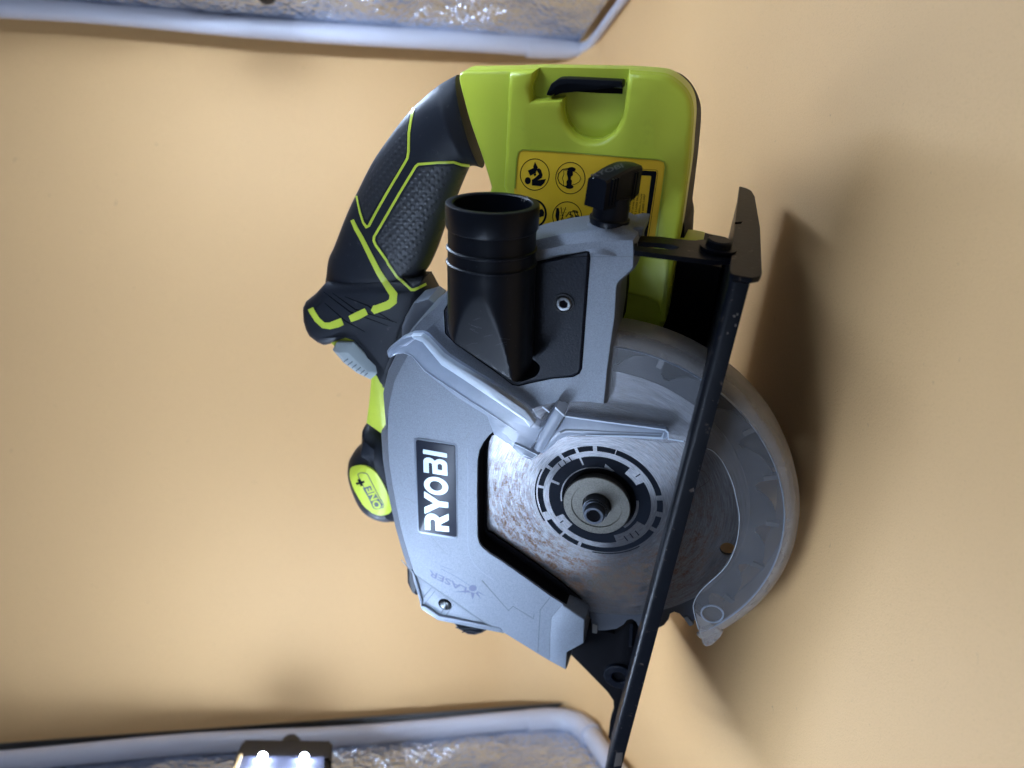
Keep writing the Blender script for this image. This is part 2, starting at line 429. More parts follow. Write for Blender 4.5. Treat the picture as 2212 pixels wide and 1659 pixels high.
def flatstroke(bm, px, w, n, h=.1, close=False):
    pts = px+[px[0]] if close else px
    prev = None
    for i, p in enumerate(pts):
        a = pts[i-1] if i > 0 else (pts[-2] if close else p); b = pts[i+1] if i < len(pts)-1 else (pts[1] if close else p)
        d = Vector((b[0]-a[0], b[1]-a[1]))
        if d.length < 1e-6: continue
        d.normalize(); nx = Vector((-d.y, d.x))*w/2
        r = [bm.verts.new(P(p[0]+nx.x, p[1]+nx.y, n+h)), bm.verts.new(P(p[0]-nx.x, p[1]-nx.y, n+h))]
        if prev: bm.faces.new((prev[0], prev[1], r[1], r[0]))
        prev = r
def facefix(bm):
    for f in bm.faces:
        f.normal_update()
        if f.normal.dot(f.calc_center_median()-CAML) > 0: f.normal_flip()
def tagt(o, label, cat, group=None):
    o['label'] = label; o['category'] = cat
    if group: o['group'] = group

# ================================================================== setting: the paper sweep
def build_paper():
    bm = bmesh.new(); prof = []
    Yw, rad = .838, .09
    y = -1.2
    while y < Yw-rad: prof.append((y, 0.)); y += .12
    for i in range(13):
        t = math.pi/2*i/12; prof.append((Yw-rad+rad*math.sin(t), rad-rad*math.cos(t)))
    z = rad+.1
    while z < 1.6: prof.append((Yw+.02*(z-rad), z)); z += .12
    rows = []
    for y, z in prof: rows.append([bm.verts.new((-1.4+2.8*i/28, y, z+.0006*math.sin(i*1.9+y*7))) for i in range(29)])
    for a, b in zip(rows, rows[1:]):
        for i in range(28): bm.faces.new((a[i], a[i+1], b[i+1], b[i]))
    o = bm_obj('paper_backdrop', bm, 'paper', sharp=180, scale=1); o['kind'] = 'structure'
    return o
build_paper()

# ================================================================== tent sides
def tube_w(name, pts, r, material, parent=None, k=14):
    bm = bmesh.new(); rings = []
    pts = [Vector(p) for p in pts]; u = None
    for i, p in enumerate(pts):
        d = (pts[min(i+1, len(pts)-1)]-pts[max(i-1, 0)]).normalized()
        if u is None: u = d.orthogonal().normalized()
        u = (u-d*u.dot(d)).normalized(); v = d.cross(u)
        rr = r[i] if isinstance(r, (list, tuple)) else r
        rings.append([bm.verts.new(p+(u*math.cos(2*math.pi*j/k)+v*math.sin(2*math.pi*j/k))*rr) for j in range(k)])
    for a, b in zip(rings, rings[1:]):
        for j in range(k): bm.faces.new((a[j-1], a[j], b[j], b[j-1]))
    bm.faces.new(rings[0]); bm.faces.new(rings[-1])
    return bm_obj(name, bm, material, parent, scale=1)
def side_panel(sg, label):
    X, Y = sg*.312, .797
    root = bpy.data.objects.new('tent_side_panel', None); COL.objects.link(root); root.location = (X, Y, 0)
    tagt(root, label, 'photo tent panel', 'reflective side panels of the photo tent')
    pl = []
    for i in range(15): pl.append((sg*.0015*math.sin(i*.9+sg), .001*math.sin(i*1.3), .050+i*.05))
    tube_w('pole', pl, .0088, 'tube', root)
    el = [(0, 0, .060), (0, 0, .040), (0, -.004, .026), (0, -.014, .016), (0, -.028, .012), (0, -.044, .011)]
    if sg > 0: el = [(0, 0, .060), (0, 0, .040), (0, -.001, .020), (0, -.006, .008), (0, -.018, .0045), (0, -.044, .0042)]
    tube_w('elbow_joint', el, .0103 if sg < 0 else [.0095, .0092, .008, .006, .0045, .004], 'tube', root)
    tube_w('ground_tube', [(0, -.040, .0108 if sg < 0 else .0042), (0, -.3, .0108 if sg < 0 else .0042), (0, -.75, .0108 if sg < 0 else .0042)], .0082 if sg < 0 else .0038, 'tube', root)
    # crumpled lining
    bm = bmesh.new(); rows = []
    ny, nz = 60, 50
    rr = random.Random(3+sg)
    ph = [rr.uniform(0, 6.3) for _ in range(8)]
    for i in range(ny+1):
        y = -.75*i/ny; row = []
        for j in range(nz+1):
            z = .012+.72*j/nz
            env = min(1, i/4)*min(1, j/4)
            d = .010*math.sin(14*y+9*z+ph[0])+.006*math.sin(31*y-17*z+ph[1])+.004*math.sin(9*y+43*z+ph[2])+.003*abs(math.sin(25*y+30*z+ph[3]))
            row.append(bm.verts.new((sg*(.006+abs(d)*.8*env+.004*env), y, z)))
        rows.append(row)
    for a, b in zip(rows, rows[1:]):
        for j in range(nz): bm.faces.new((a[j], a[j+1], b[j+1], b[j]))
    bm_obj('silver_lining', bm, 'silver', root, sharp=180, scale=1)
    if sg > 0: return root
    bm = bmesh.new(); rows = []                      # hem folded round the pole, seen as a dark edge
    for j in range(31):
        z = .012+.72*j/30; e = .0105+.0016*math.sin(j*.8)+.0025*math.exp(-((j-4)/4)**2)
        rows.append([bm.verts.new((-sg*.002+sg*math.sin(t)*-.0105, .0035+e*math.cos(t)*.9, z)) for t in (-1.5, -.9, -.3, .3, .9, 1.4)])
    for a, b in zip(rows, rows[1:]):
        for i in range(5): bm.faces.new((a[i], a[i+1], b[i+1], b[i]))
    bm_obj('hem', bm, 'hem', root, sharp=180, scale=1)
    return root
side_panel(1, 'silver lined tent side with white pole, along the top edge')
side_panel(-1, 'silver lined tent side with white pole along the bottom edge, behind the lit lamp')
def led_bar(sg, label, tilt):
    """black lamp bar hung along a tent side, its board of LEDs facing the saw"""
    root = bpy.data.objects.new('led_light_bar', None); COL.objects.link(root)
    root.location = (sg*(.281 if sg < 0 else .303), .700, FLOOR+(.041 if sg < 0 else .060))
    root.rotation_euler = (0, -sg*R(5), R(-8)*sg)
    tagt(root, label, 'lamp', 'lamp bars inside the photo tent')
    W2, Ln = .033, .52
    bm = bmesh.new(); box(bm, (-.006, -Ln, -W2), (.006, 0, W2)); bmesh.ops.bevel(bm, geom=bm.edges, offset=.0015, segments=2, affect='EDGES')
    for v in bm.verts: v.co.x = v.co.x*1+sg*.004
    bm_obj('housing', bm, 'cap', root, scale=1)
    bm = bmesh.new(); box(bm, (-.0060, -.044, -W2-.0015), (.0060, .010, W2+.0015)); bmesh.ops.bevel(bm, geom=bm.edges, offset=.002, segments=2, affect='EDGES')
    for v in bm.verts: v.co.x -= sg*-.0025
    bm_obj('end_cap', bm, 'cap', root, scale=1)
    tube_w('knob', [(sg*.004, .008, -.002), (sg*.004, .028, -.002), (sg*.004, .033, -.002)], [.0078, .0078, .005], 'cap', root, 20)
    bm = bmesh.new(); box(bm, (-sg*.0030, -Ln+.004, -W2+.004), (-sg*.0050, -.043, W2-.004)); bm_obj('led_board', bm, 'board', root, scale=1)
    bm = bmesh.new(); box(bm, (-sg*.002, -Ln+.004, W2-.0038), (-sg*.0064, -.043, W2-.0015)); bm_obj('board_rim', bm, 'wood', root, scale=1)
    me = None; k = 0
    for i in range(20):
        for zz in (-.0145, .0145):
            y = -.054-i*.0222
            if i == 0 and zz < 0 or i == 4: me = None      # diodes at the outer end boosted to add light pools on the paper
            if me is None:
                bm = bmesh.new(); box(bm, (-.0024, -.0026, -.0026), (.0024, .0026, .0026)); bmesh.ops.bevel(bm, geom=bm.edges, offset=.0012, segments=2, affect='EDGES'); o = bm_obj('led_chip', bm, 'led_hot' if i < 4 else ('led' if sg < 0 else 'led_dim'), root, scale=1); me = o.data
            else: o = bpy.data.objects.new('led_chip', me); COL.objects.link(o); o.parent = root
            o.location = (-sg*.0074, y, zz)
    return root
led_bar(-1, 'black lamp bar with glowing white LED board, at the bottom edge', R(10))
led_bar(1, 'dark lamp bar at the top edge, only its round knob showing', R(10))

# ================================================================== the saw
saw = bpy.data.objects.new('circular_saw', None); COL.objects.link(saw)
mw = Matrix((Na, Nb, Nn)).transposed().to_4x4(); mw.translation = CEN+Vector((0, 0, FLOOR)); saw.matrix_world = mw
tagt(saw, 'lime green and black cordless circular saw with silver guard, standing on the tan paper', 'power tool')

# ---- blade
def build_blade():
    tips = 20; pts = []; a_t = math.atan2(-59.6, -66.6)
    for i in range(tips):
        t = a_t-2*math.pi*i/tips; st = -2*math.pi/tips
        for fr, r in ((0, 88.2), (.03, 84.5), (.05, 80.5), (.13, 78.3), (.24, 78.8), (.34, 82.0), (.50, 85.2), (.75, 87.2), (.985, 88.2)):
            pts.append((r*math.cos(t+st*fr), r*math.sin(t+st*fr)))
    hp = P(*F_((1940, 1130))[0], .9)
    ro = holed('saw_blade', pts, [circ(hp.x, hp.y, 3.9, 20)], -.9, .55, 'rimsteel', saw)
    face = holed('ground_face', circ(0, 0, 75, 128), [circ(hp.x, hp.y, 3.9, 20)], .5, .85, 'blade', ro)
    me = None
    for i in range(tips):
        t = a_t-2*math.pi*i/tips
        if me is None:
            bm = bmesh.new(); box(bm, (83.2, -.2, -1.6), (89.4, 2.3, 1.6)); tip = bm_obj('carbide_tip', bm, 'carbide', ro); me = tip.data
        else: tip = bpy.data.objects.new('carbide_tip', me); COL.objects.link(tip); tip.parent = ro
        tip.rotation_euler = (0, 0, t)
    # slits with a hooked end
    # hub printing: outer broken ring, inner thick ring with tabs, arrows
    n = .86
    def rr(x, y):
        q = P(*F_((x, y))[0], n); return math.hypot(q.x, q.y), math.atan2(q.y, q.x)
    bm = bmesh.new()
    def sec(r0, r1, a0, a1, h=.05):
        k = max(2, int(abs(a1-a0)/.06)); prev = None
        for i in range(k+1):
            t = a0+(a1-a0)*i/k
            q = [bm.verts.new((r0*math.cos(t), r0*math.sin(t), n+h)), bm.verts.new((r1*math.cos(t), r1*math.sin(t), n+h))]
            if prev: bm.faces.new((prev[0], prev[1], q[1], q[0]))
            prev = q
    def an(x, y): return rr(x, y)[1]
    def arcpx(r0, r1, p, q, h=.05, wrap=True):
        a0, a1 = an(*p), an(*q)
        while a1 < a0: a1 += 2*math.pi
        sec(r0, r1, a0, a1, h)
    Ro, Ri = 32.6, 29.6
    # going clockwise in the picture is decreasing angle; each pair is (end, start) so the angle rises
    segs = [((1060, 335), (905, 300)), ((870, 300), (745, 318)), ((722, 325), (612, 362)), ((590, 378), (500, 450)), ((490, 475), (435, 620)),
            ((432, 640), (470, 840)), ((520, 900), (630, 1000)), ((640, 1015), (755, 1088)), ((778, 1100), (1350, 990)), ((1370, 965), (1415, 880)), ((1425, 840), (1430, 745)), ((1420, 705), (1065, 345))]
    for p, q in segs:
        a0, a1 = an(*p), an(*q)
        # choose the short way round
        d = (a1-a0+math.pi) % (2*math.pi)-math.pi
        sec(Ri, Ro, a0, a0+d)
    sec(33.2, 33.9, an(870, 1150), an(870, 1150)+.8); sec(33.4, 34.2, an(430, 700)-.5, an(430, 700)+.5)
    Ro2, Ri2 = 26.6, 17.5
    segs2 = [((1165, 490), (770, 385)), ((760, 400), (505, 560)), ((520, 590), (590, 870)), ((700, 945), (1060, 1070)), ((1290, 945), (1265, 605))]
    for p, q in segs2:
        a0, a1 = an(*p), an(*q); d = (a1-a0+math.pi) % (2*math.pi)-math.pi
        sec(Ri2, Ro2, a0, a0+d)
    # the thinner neck behind the tabs
    sec(Ri2, 22.2, 0, 2*math.pi, .045)
    o = bm_obj('hub_print', bm, 'ink', ro, recalc=False); 
    me2 = o.data
    if me2.polygons[0].normal.z < 0: me2.flip_normals()
    for p, q in (((1250, 535), (1212, 560)), ((640, 905), (615, 922)), ((680, 400), (712, 440)), ((640, 425), (672, 468)), ((598, 452), (632, 495)),
                 ((1120, 1028), (1150, 1065)), ((1165, 1005), (1195, 1045)), ((1208, 985), (1240, 1022))):
        bm = bmesh.new(); flatstroke(bm, F_(p, q), 2.4, n, .1); facefix(bm); bm_obj('tick_mark', bm, 'ink', ro, recalc=False)
    # rust-brown laser text lines on the blade's lower left
    bm = bmesh.new()      # bright arrows inside the dark ring
    aa = an(985, 500)
    for (p0, p1) in (((620, 750), (980, 470)), ((1120, 955), (1235, 745))):
        a0, a1 = an(*p0), an(*p1); d = (a1-a0+math.pi) % (2*math.pi)-math.pi; k = 24; prev = None
        if p0[0] == 620: d = d if d < 0 else d-2*math.pi
        for i in range(k+1):
            t = a0+d*i/k; q = [bm.verts.new((18.6*math.cos(t), 18.6*math.sin(t), n+.13)), bm.verts.new((20.4*math.cos(t), 20.4*math.sin(t), n+.13))]
            if prev: bm.faces.new((prev[0], prev[1], q[1], q[0]))
            prev = q
    flatpoly(bm, F_((972, 455), (1045, 515), (960, 505)), n, .13)
    facefix(bm); bm_obj('rotation_arrow', bm, 'blade', ro, recalc=False)
    mm = mat('etched_rust', (.075, .055, .035), .7, .1, speck=[(500, .4, .65, (.14, .13, .12), .35)]); M['rust'] = mm
    def rule(px, w, close=False):
        bm = bmesh.new(); flatstroke(bm, px, w, n, .06, close); facefix(bm); bm_obj('etched_rule', bm, 'rust', ro, recalc=False)
    for p, q in (((620, 905), (1060, 1370)), ((780, 790), (1180, 1220)), ((1070, 640), (1600, 1180)), ((1340, 590), (1730, 1010)), ((1590, 570), (1810, 780))):
        rule(t1(p, q), 1.6)
    rule(t1((1065, 745), (1085, 760), (1165, 850), (1150, 875), (1060, 790)), 1.5, True)
    rule(t1((660, 880), (760, 830), (800, 850)), 1.3)
    rule(F_((1590, 500), (1700, 490), (1760, 520), (1800, 580), (1780, 600), (1700, 655)), .9)
    def bt(s, o, e, h): text('etched_text', s, t1(o)[0], t1(e)[0], h*.1116, n, 'rust', ro, .012, None, .06)
    bt('EN 847-1', (680, 900), (1060, 1310), 100); bt('5,000 rpm', (870, 810), (1370, 1290), 130)
    bt('20 mm', (1230, 680), (1470, 950), 80); bt('150 mm', (1530, 640), (1740, 880), 80); bt('OK', (520, 960), (720, 1150), 130)
    return ro
blade = build_blade()
lathe('arbor_flange', [(-2, 16), (4.6, 16.6), (5.2, 17.3), (6.4, 17.3), (6.8, 16.9), (6.8, 13.2), (6.3, 12.9), (6.3, 7.4), (3.5, 6.8), (3.5, 0)], (.5, .5, 0), (0, 0, 1), 'flange', saw, 64)
lathe('arbor_collar', [(0, 19.4), (1.2, 19.4), (1.25, 16), (1.25, 0)], (.3, .3, 0), (0, 0, 1), 'dark', saw, 48)
bolt = lathe('arbor_bolt', [(2, 6.6), (10.5, 6.6), (10.6, 5.9), (11.2, 5.9), (11.3, 6.4), (12.0, 6.2), (12.0, 5.4), (14.8, 5.4), (15.6, 4.9), (15.6, 3.6), (12.5, 3.3), (12.5, 0)], (.5, .5, 0), (0, 0, 1), 'bolt', saw, 40)
lathe('hex_socket', [(0, 3.25), (.2, 3.25), (.2, 0)], (.5, .5, 14.9), (0, 0, 1), 'dark', bolt, 6, 20)

# ---- black body behind the blade
lathe('motor_can', [(-34, 36), (-40, 39), (-112, 39), (-120, 33), (-120, 0)], (18, 34, 0), (0, 0, 1), 'green', saw, 40)
prism('gear_case', circ(-6, 10, 52, 48), [(-16, -2), (-18, 0), (-34, 0)], 'black', saw)
prism('guard_inner_wall', sector(60, 94, R(62), R(-66), 50), [(-9, 0), (-12, 0)], 'black', saw)
prism('blade_backing', rnd(circ(0, 0, 74, 48, R(20), R(200), True)+[(-60, -5), (60, -5)], 3), [(-11, 0), (-14, 0)], 'dark', saw)

# ---- lower guard, frosted
def build_lower_guard():
    nf = 8.0
    # front sheet: outline = big arc + cut-out arc
    a_top = math.atan2(*reversed(P(1326, 700, nf)[:2])); tip = P(*H_((950, 690))[0], nf)
    arc = [tuple(q) for q in circ(0, 0, 91.5, 60, R(14), R(-132), True)]
    a_end = R(-132)
    inner_px = V_(*H_((905, 560), (870, 430), (870, 350), (930, 250)))+F_((1860, 1340), (1960, 1200), (2020, 1040), (2033, 880), (2015, 760), (1975, 600), (1900, 440), (1830, 360), (1780, 335)) + \
        V_((1500, 968), (1478, 955), (1440, 958), (1330, 944), (1215, 945), (1195, 955), (1160, 985), (1130, 965), (1150, 930), (1190, 880), (1240, 868))
    inner_px = catmull(inner_px[:14], 4, False)+inner_px[14:]
    inner = poly(inner_px, nf)
    pts = arc+inner
    g = prism('lower_guard', pts, [(nf, -.4), (nf-.4, 0), (nf-1.8, 0)], 'frost', saw)
    # rounded rim wall
    bm = bmesh.new(); rows = []; K = 110
    prof = [(91.3, 8.0), (94, 7.6), (96.4, 6.2), (97.9, 3.6), (98.3, 0), (97.6, -8), (96.2, -15.2), (94.6, -15.2), (95.8, -7), (96.2, 0), (95.4, 3.2), (93.6, 5.2), (91.3, 5.9)]
    for i in range(K+1):
        t = R(26)+(R(-136)-R(26))*i/K
        rows.append([bm.verts.new((r*math.cos(t), r*math.sin(t), z)) for r, z in prof])
    for a, b in zip(rows, rows[1:]):
        for j in range(len(prof)): bm.faces.new((a[j-1], a[j], b[j], b[j-1]))
    bm.faces.new(rows[0]); bm.faces.new(rows[-1])
    bm_obj('rim', bm, 'frostrim', g)
    # a raised bead where the sheet turns into the rim, and one at the cut-out
    bm = bmesh.new()
    for r, z, w, t0, t1_ in ((91.2, 8.05, .5, 20, -131),):
        prev = None
        for i in range(101):
            t = R(t0)+(R(t1_)-R(t0))*i/100
            q = [bm.verts.new((rr*math.cos(t), rr*math.sin(t), zz)) for rr, zz in ((r-w, z-.3), (r, z+.5), (r+w, z-.3))]
            if prev:
                bm.faces.new((prev[0], prev[1], q[1], q[0])); bm.faces.new((prev[1], prev[2], q[2], q[1]))
            prev = q
    bm_obj('bead', bm, 'clear', g)
    # back wall ring
    prism('back_wall', sector(88, 96, R(26), R(-136), 60), [(-14, 0), (-15.4, 0)], 'frost', g)
    # pointed tail
    tl = poly(H_((880, 420), (900, 540), (940, 680), (965, 700), (1010, 690), (1080, 625), (1100, 580), (1000, 500)), nf)
    prism('tail', tl, [(nf+.3, -.8), (nf-.3, 0), (-14, 0)], 'frostrim', g)
    # moulded boss
    c = P(*H_((1015, 435))[0], nf)
    holed('boss_ring', circ(c.x, c.y, 6.0, 28), [circ(c.x, c.y, 5.2, 28)], nf-.2, nf+.7, 'clear', g)
    edge = F_((1975, 1185), (2020, 1040), (2033, 880), (2015, 760), (1975, 600), (1900, 440), (1830, 360), (1780, 335))
    ribbon('cut_out_edge', catmull(H_((905, 560), (870, 430), (870, 350), (930, 250))+F_((1900, 1300))+edge, 4, False), 1.6, 'clearedge', g, n=nf-.3, h=.9)
    # ribs of the clear arm
    slab('rib', s6((395, 600), (900, 680), (1400, 745), (1640, 775), (1680, 810), (1660, 885), (1600, 900), (1100, 870), (640, 845), (440, 848), (330, 890), (120, 1070), (20, 1040), (60, 970), (300, 760)), nf-1, nf+3.2, 'clear', g, 1.0)
    ribbon('rib_edge', s6((395, 600), (900, 672), (1400, 735), (1640, 770), (1672, 800), (1680, 880), (1870, 912)), 3.0, 'clearedge', g, n=nf+3, h=1.2)
    ribbon('rib_edge', s6((650, 835), (1100, 845), (1600, 868), (1625, 800)), [1.2, 3.4, 4.0, 1.6], 'clearedge', g, n=nf+3.1, h=.8)
    ribbon('rib_line', s6((330, 800), (400, 765), (700, 775), (1000, 790), (1600, 812)), [5, 3.6, 2.6, 1.8, 1.2], 'groove', g, n=nf+3.1, h=.25)
    return g
lg = build_lower_guard()

# ---- upper guard casting
def build_upper_guard():
    nf = 12.0
    outer_w = []
    pts = []
    def add(px, w):
        for p in px: pts.append(p); outer_w.append(w)
    add(D_((1192, 92), (1196, 200), (1192, 300), (1180, 322), (1072, 425), (1060, 460), (1045, 700), (1012, 930), (985, 1130), (960, 1388)), .25)
    add(D_((850, 1372), (700, 1368), (620, 1372), (500, 1392), (400, 1425), (330, 1455)), .1)
    add(E_((1350, 150), (1255, 232), (1210, 290), (1180, 350), (1166, 430), (1163, 700), (1166, 1030), (1175, 1075), (1200, 1115), (1260, 1165), (1340, 1215), (1540, 1355), (1740, 1500), (1850, 1570)), .08)
    add(G_((1440, 562), (1612, 682), (1610, 760), (1600, 870), (1472, 940), (1462, 1078)), .10)
    add(G_((1340, 1012), (1245, 955), (1100, 865), (972, 786)), .12)
    add(G_((800, 690), (600, 548), (420, 425), (262, 318)), .05)
    add(E_((655, 1305), (612, 1170), (560, 985), (520, 800), (487, 620), (462, 450), (450, 250), (458, 60)), 1.0)
    add(C_((848, 1530), (870, 1350), (905, 1200), (955, 1100), (1010, 1000), (1090, 880), (1180, 780), (1290, 690), (1360, 600)), 1.0)
    add(D_((0, 330), (200, 250), (432, 170), (640, 125), (850, 98), (1100, 88)), .8)
    L = poly(pts, nf)
    g = prism('upper_guard', L, [(nf, -.5), (nf-.4, 0), (nf-3.4, 4.6), (nf-6, 5.4), (-14, 5.6)], 'cast', saw, w=outer_w)
    lw = [1 if .07 < q < .09 else -1 for q in outer_w]
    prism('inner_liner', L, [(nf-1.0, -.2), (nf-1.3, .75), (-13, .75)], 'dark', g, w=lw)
    shade_w = []
    for p, q in zip(pts, outer_w): shade_w.append(0 if not .07 < q < .09 else (2.3 if p[1] < 1180 and p[0] < 1048 else 4.4))
    prism('shadow_plate', L, [(2.4, -.3), (2.1, 0), (-13.2, 0)], 'dark', g, w=shade_w and [x if x else -1 for x in shade_w]) if False else None
    nrm = offs(L, None); shp = [(p[0]+v.x*(x if x else -1.5), p[1]+v.y*(x if x else -1.5)) for p, v, x in zip(L, nrm, shade_w)]
    prism('shadow_plate', shp, [(2.6, 0), (1.4, 0)], 'dark', g)  # dark plate added inside the opening to stand in for the casting's shadow
    # inner sloped border line
    ribbon('relief_line', E_((1088, 330), (1090, 500), (1088, 900), (1090, 1100), (1105, 1180), (1140, 1250), (1200, 1310), (1300, 1380)), 1.0, 'castline', g, n=nf, h=.05)
    # seam to the laser housing and other moulded grooves
    gl = 'groove'
    ribbon('groove', G_((160, 210), (255, 315), (420, 428), (600, 552), (800, 695), (972, 790)), 1.7, gl, g, n=nf, h=.06)
    ribbon('groove', G_((800, 372), (850, 430), (1010, 612), (1045, 578), (1205, 675), (1215, 640)), [3.2, 2, 1.5, 1.5, 1.8, .6], gl, g, n=nf, h=.06)
    ribbon('groove', G_((1345, 500), (1262, 605), (1250, 800), (1243, 945)), 1.6, gl, g, n=nf, h=.06)
    ribbon('groove', G_((1435, 565), (1350, 665), (1340, 790), (1335, 990)), 1.4, gl, g, n=nf, h=.06)
    ribbon('groove', D_((860, 222), (1185, 222)), 1.0, gl, g, n=nf, h=.05)
    for s, w in ((E_((592, 725), (625, 738), (672, 768)), .9), (E_((1110, 208), (1090, 240), (1062, 265)), .8), (E_((800, 1030), (850, 1090), (900, 1150), (930, 1175)), .8),
                 (E_((770, 1190), (810, 1225), (850, 1245)), .6), (C_((1500, 1610), (1478, 1655)), .7), (E_((1082, 405), (1092, 440)), 1.6), (E_((1085, 790), (1095, 835)), 1.2)):
        ribbon('scratch', s, w, 'scratch', g, n=nf, h=.04)
    # end stop block, one step lower and higher
    slab('nose_block', G_((1437, 568), (1606, 686), (1603, 868), (1470, 938), (1462, 1070), (1338, 1004), (1342, 790), (1352, 668)), nf-6, nf+.45, 'cast', g, .22)
    # laser mark
    tl = mat('l', (1, 1, 1)); bpy.data.materials.remove(tl)
    text('laser_text', 'LASER', t4((1065, 975))[0], t4((520, 715))[0], 12.5, nf, 'etch', g, .02, None, .06, up=(-.25, 1)).name
    bm = bmesh.new(); c = t4((1150, 980))[0]
    flatpoly(bm, [(c[0]+8.6*math.cos(t*.4), c[1]+7.0*math.sin(t*.4)) for t in range(16)], nf, .07)
    for p in (((1090, 1010), (860, 1035), (1120, 1045)), ((1115, 1035), (1145, 1150), (1180, 1050)), ((1185, 1050), (1275, 1145), (1215, 1035)), ((1215, 1040), (1350, 1100), (1215, 1020))):
        flatpoly(bm, t4(*p), nf, .065)
    flatstroke(bm, t4((1110, 945), (900, 810), (690, 700)), 1.0, nf, .06); flatstroke(bm, t4((845, 715), (680, 655)), .9, nf, .06)
    facefix(bm); bm_obj('laser_mark', bm, 'etch', g, recalc=False)
    # recessed plate under the badge and the badge
    bd = V_(*E_((660, 262), (700, 252), (985, 300), (1003, 318), (1010, 1035), (995, 1055), (712, 1005), (690, 985)))
    slab('badge_rim', bd, nf-.2, nf+.35, 'castline', g, .3)
    slab('badge', rnd(E_((676, 268), (990, 312), (1000, 1040), (700, 992)), 5), nf, nf+.75, 'badge', g, .35)
    nb = nf+.75
    def q(u, v):   # badge lettering space: u along the word, v from letter foot to top
        c00 = (942, 992); c10 = (925, 372); c01 = (752, 975); c11 = (737, 338)
        x = (c00[0]*(1-u)+c10[0]*u)*(1-v)+(c01[0]*(1-u)+c11[0]*u)*v
        y = (c00[1]*(1-u)+c10[1]*u)*(1-v)+(c01[1]*(1-u)+c11[1]*u)*v
        return E_((x, y))[0]
    def stroke(pts_, w, name='letter'):
        # thick stroke in badge space -> solid
        bm = bmesh.new(); L = len(pts_); Ws = 4.0  # aspect of the word: 4 wide by 1 high
        for (u0, v0), (u1, v1) in zip(pts_, pts_[1:]):
            pass
        bm.free()
    letters = {
        'R': ([(0, 0), (.055, 0), (.055, .42), (.085, .42), (.16, 0), (.222, 0), (.145, .44), (.19, .50), (.214, .62), (.214, .78), (.19, .92), (.145, 1), (0, 1), (0, .60), (.055, .60), (.055, .80), (.13, .80), (.150, .74), (.150, .65), (.13, .60), (.0, .60), (0, .585)], []),
    }
    def solid(name, outer, holes, h=.4):
        o2 = [tuple(P(*q(u, v), nb)[:2]) for u, v in outer]; hs = [[tuple(P(*q(u, v), nb)[:2]) for u, v in hh] for hh in holes]
        return holed(name, o2, hs, nb-.1, nb+h*.6, 'letters', g)
    def ell(cu, cv, ru, rv, a0=0, a1=360, k=28): return [(cu+ru*math.cos(R(a0+(a1-a0)*i/k)), cv+rv*math.sin(R(a0+(a1-a0)*i/k))) for i in range(k+(a1-a0 < 360))]
    # R: open-sided bowl, stem and leg
    solid('letter_r', [(0, 0), (0, .50), (.062, .50)][:0]+[(0, .56), (.115, .56)]+ell(.115, .665, .030, .105, -90, 90, 8)[0:0]+[(.132, .60), (.140, .665), (.132, .735), (.115, .775), (0, .775), (0, 1), (.125, 1)] +
          ell(.125, .68, .085, .32, 80, -60, 12)+[(.162, .40), (.232, 0), (.150, 0), (.088, .33), (.066, .33), (.066, 0), (0, 0)][0:7], [])
    solid('letter_y', [(.305, 0), (.375, 0), (.375, .38), (.478, 1), (.400, 1), (.342, .60), (.278, 1), (.198, 1), (.305, .38)], [])
    solid('letter_o', ell(.565, .49, .112, .51, k=40), [ell(.565, .49, .062, .27, k=32)])
    solid('letter_b', [(.715, 0), (.850, 0)]+ell(.850, .27, .062, .27, -80, 60, 8)+[(.880, .53)]+ell(.850, .755, .058, .245, -60, 85, 8)+[(.715, 1), (.715, .78), (.838, .78), (.848, .72), (.838, .64), (.715, .62)],
          [[(.775, .21), (.835, .21), (.852, .26), (.852, .34), (.835, .41), (.775, .41)]])
    solid('letter_i', [(.945, 0), (1.0, 0), (1.0, 1), (.945, 1)], [])
    # rear end cheek: thin ledge seen above the tube
    return g
M['castline'] = mat('silver_edge', (.20, .225, .27), .45, .5)
ug = build_upper_guard()
# rim band on the far side of the casting (the back half of the guard), grey
bk = poly(V_(*D_((430, 100), (640, 50), (860, 18), (1130, 8), (1230, -10), (1278, -4), (1268, 55), (1200, 100), (900, 120), (430, 190))), 4)
prism('guard_back_rim', bk, [(4, -.6), (3.4, 0), (-18, 0)], 'cast', saw)
prism('guard_tab', poly(B_((1165, 1385), (1260, 1378), (1282, 1395), (1278, 1440), (1225, 1500), (1165, 1470)), -4), [(-4, -.6), (-4.6, 0), (-20, 0)], 'cast', saw)
slab('motor_flange', D_((1060, 440), (1142, 360), (1138, 500), (1112, 720), (1040, 715)), -24, -14, 'black', saw)
# grey patch of the gear case above the lever
slab('gear_case_cheek', C_((1060, 590), (1180, 555), (1230, 590), (1240, 640), (1120, 860), (960, 900), (965, 780), (1000, 690)), -30, -12, 'greyplas2' if 'greyplas2' in M else 'castline', saw, 1.5)

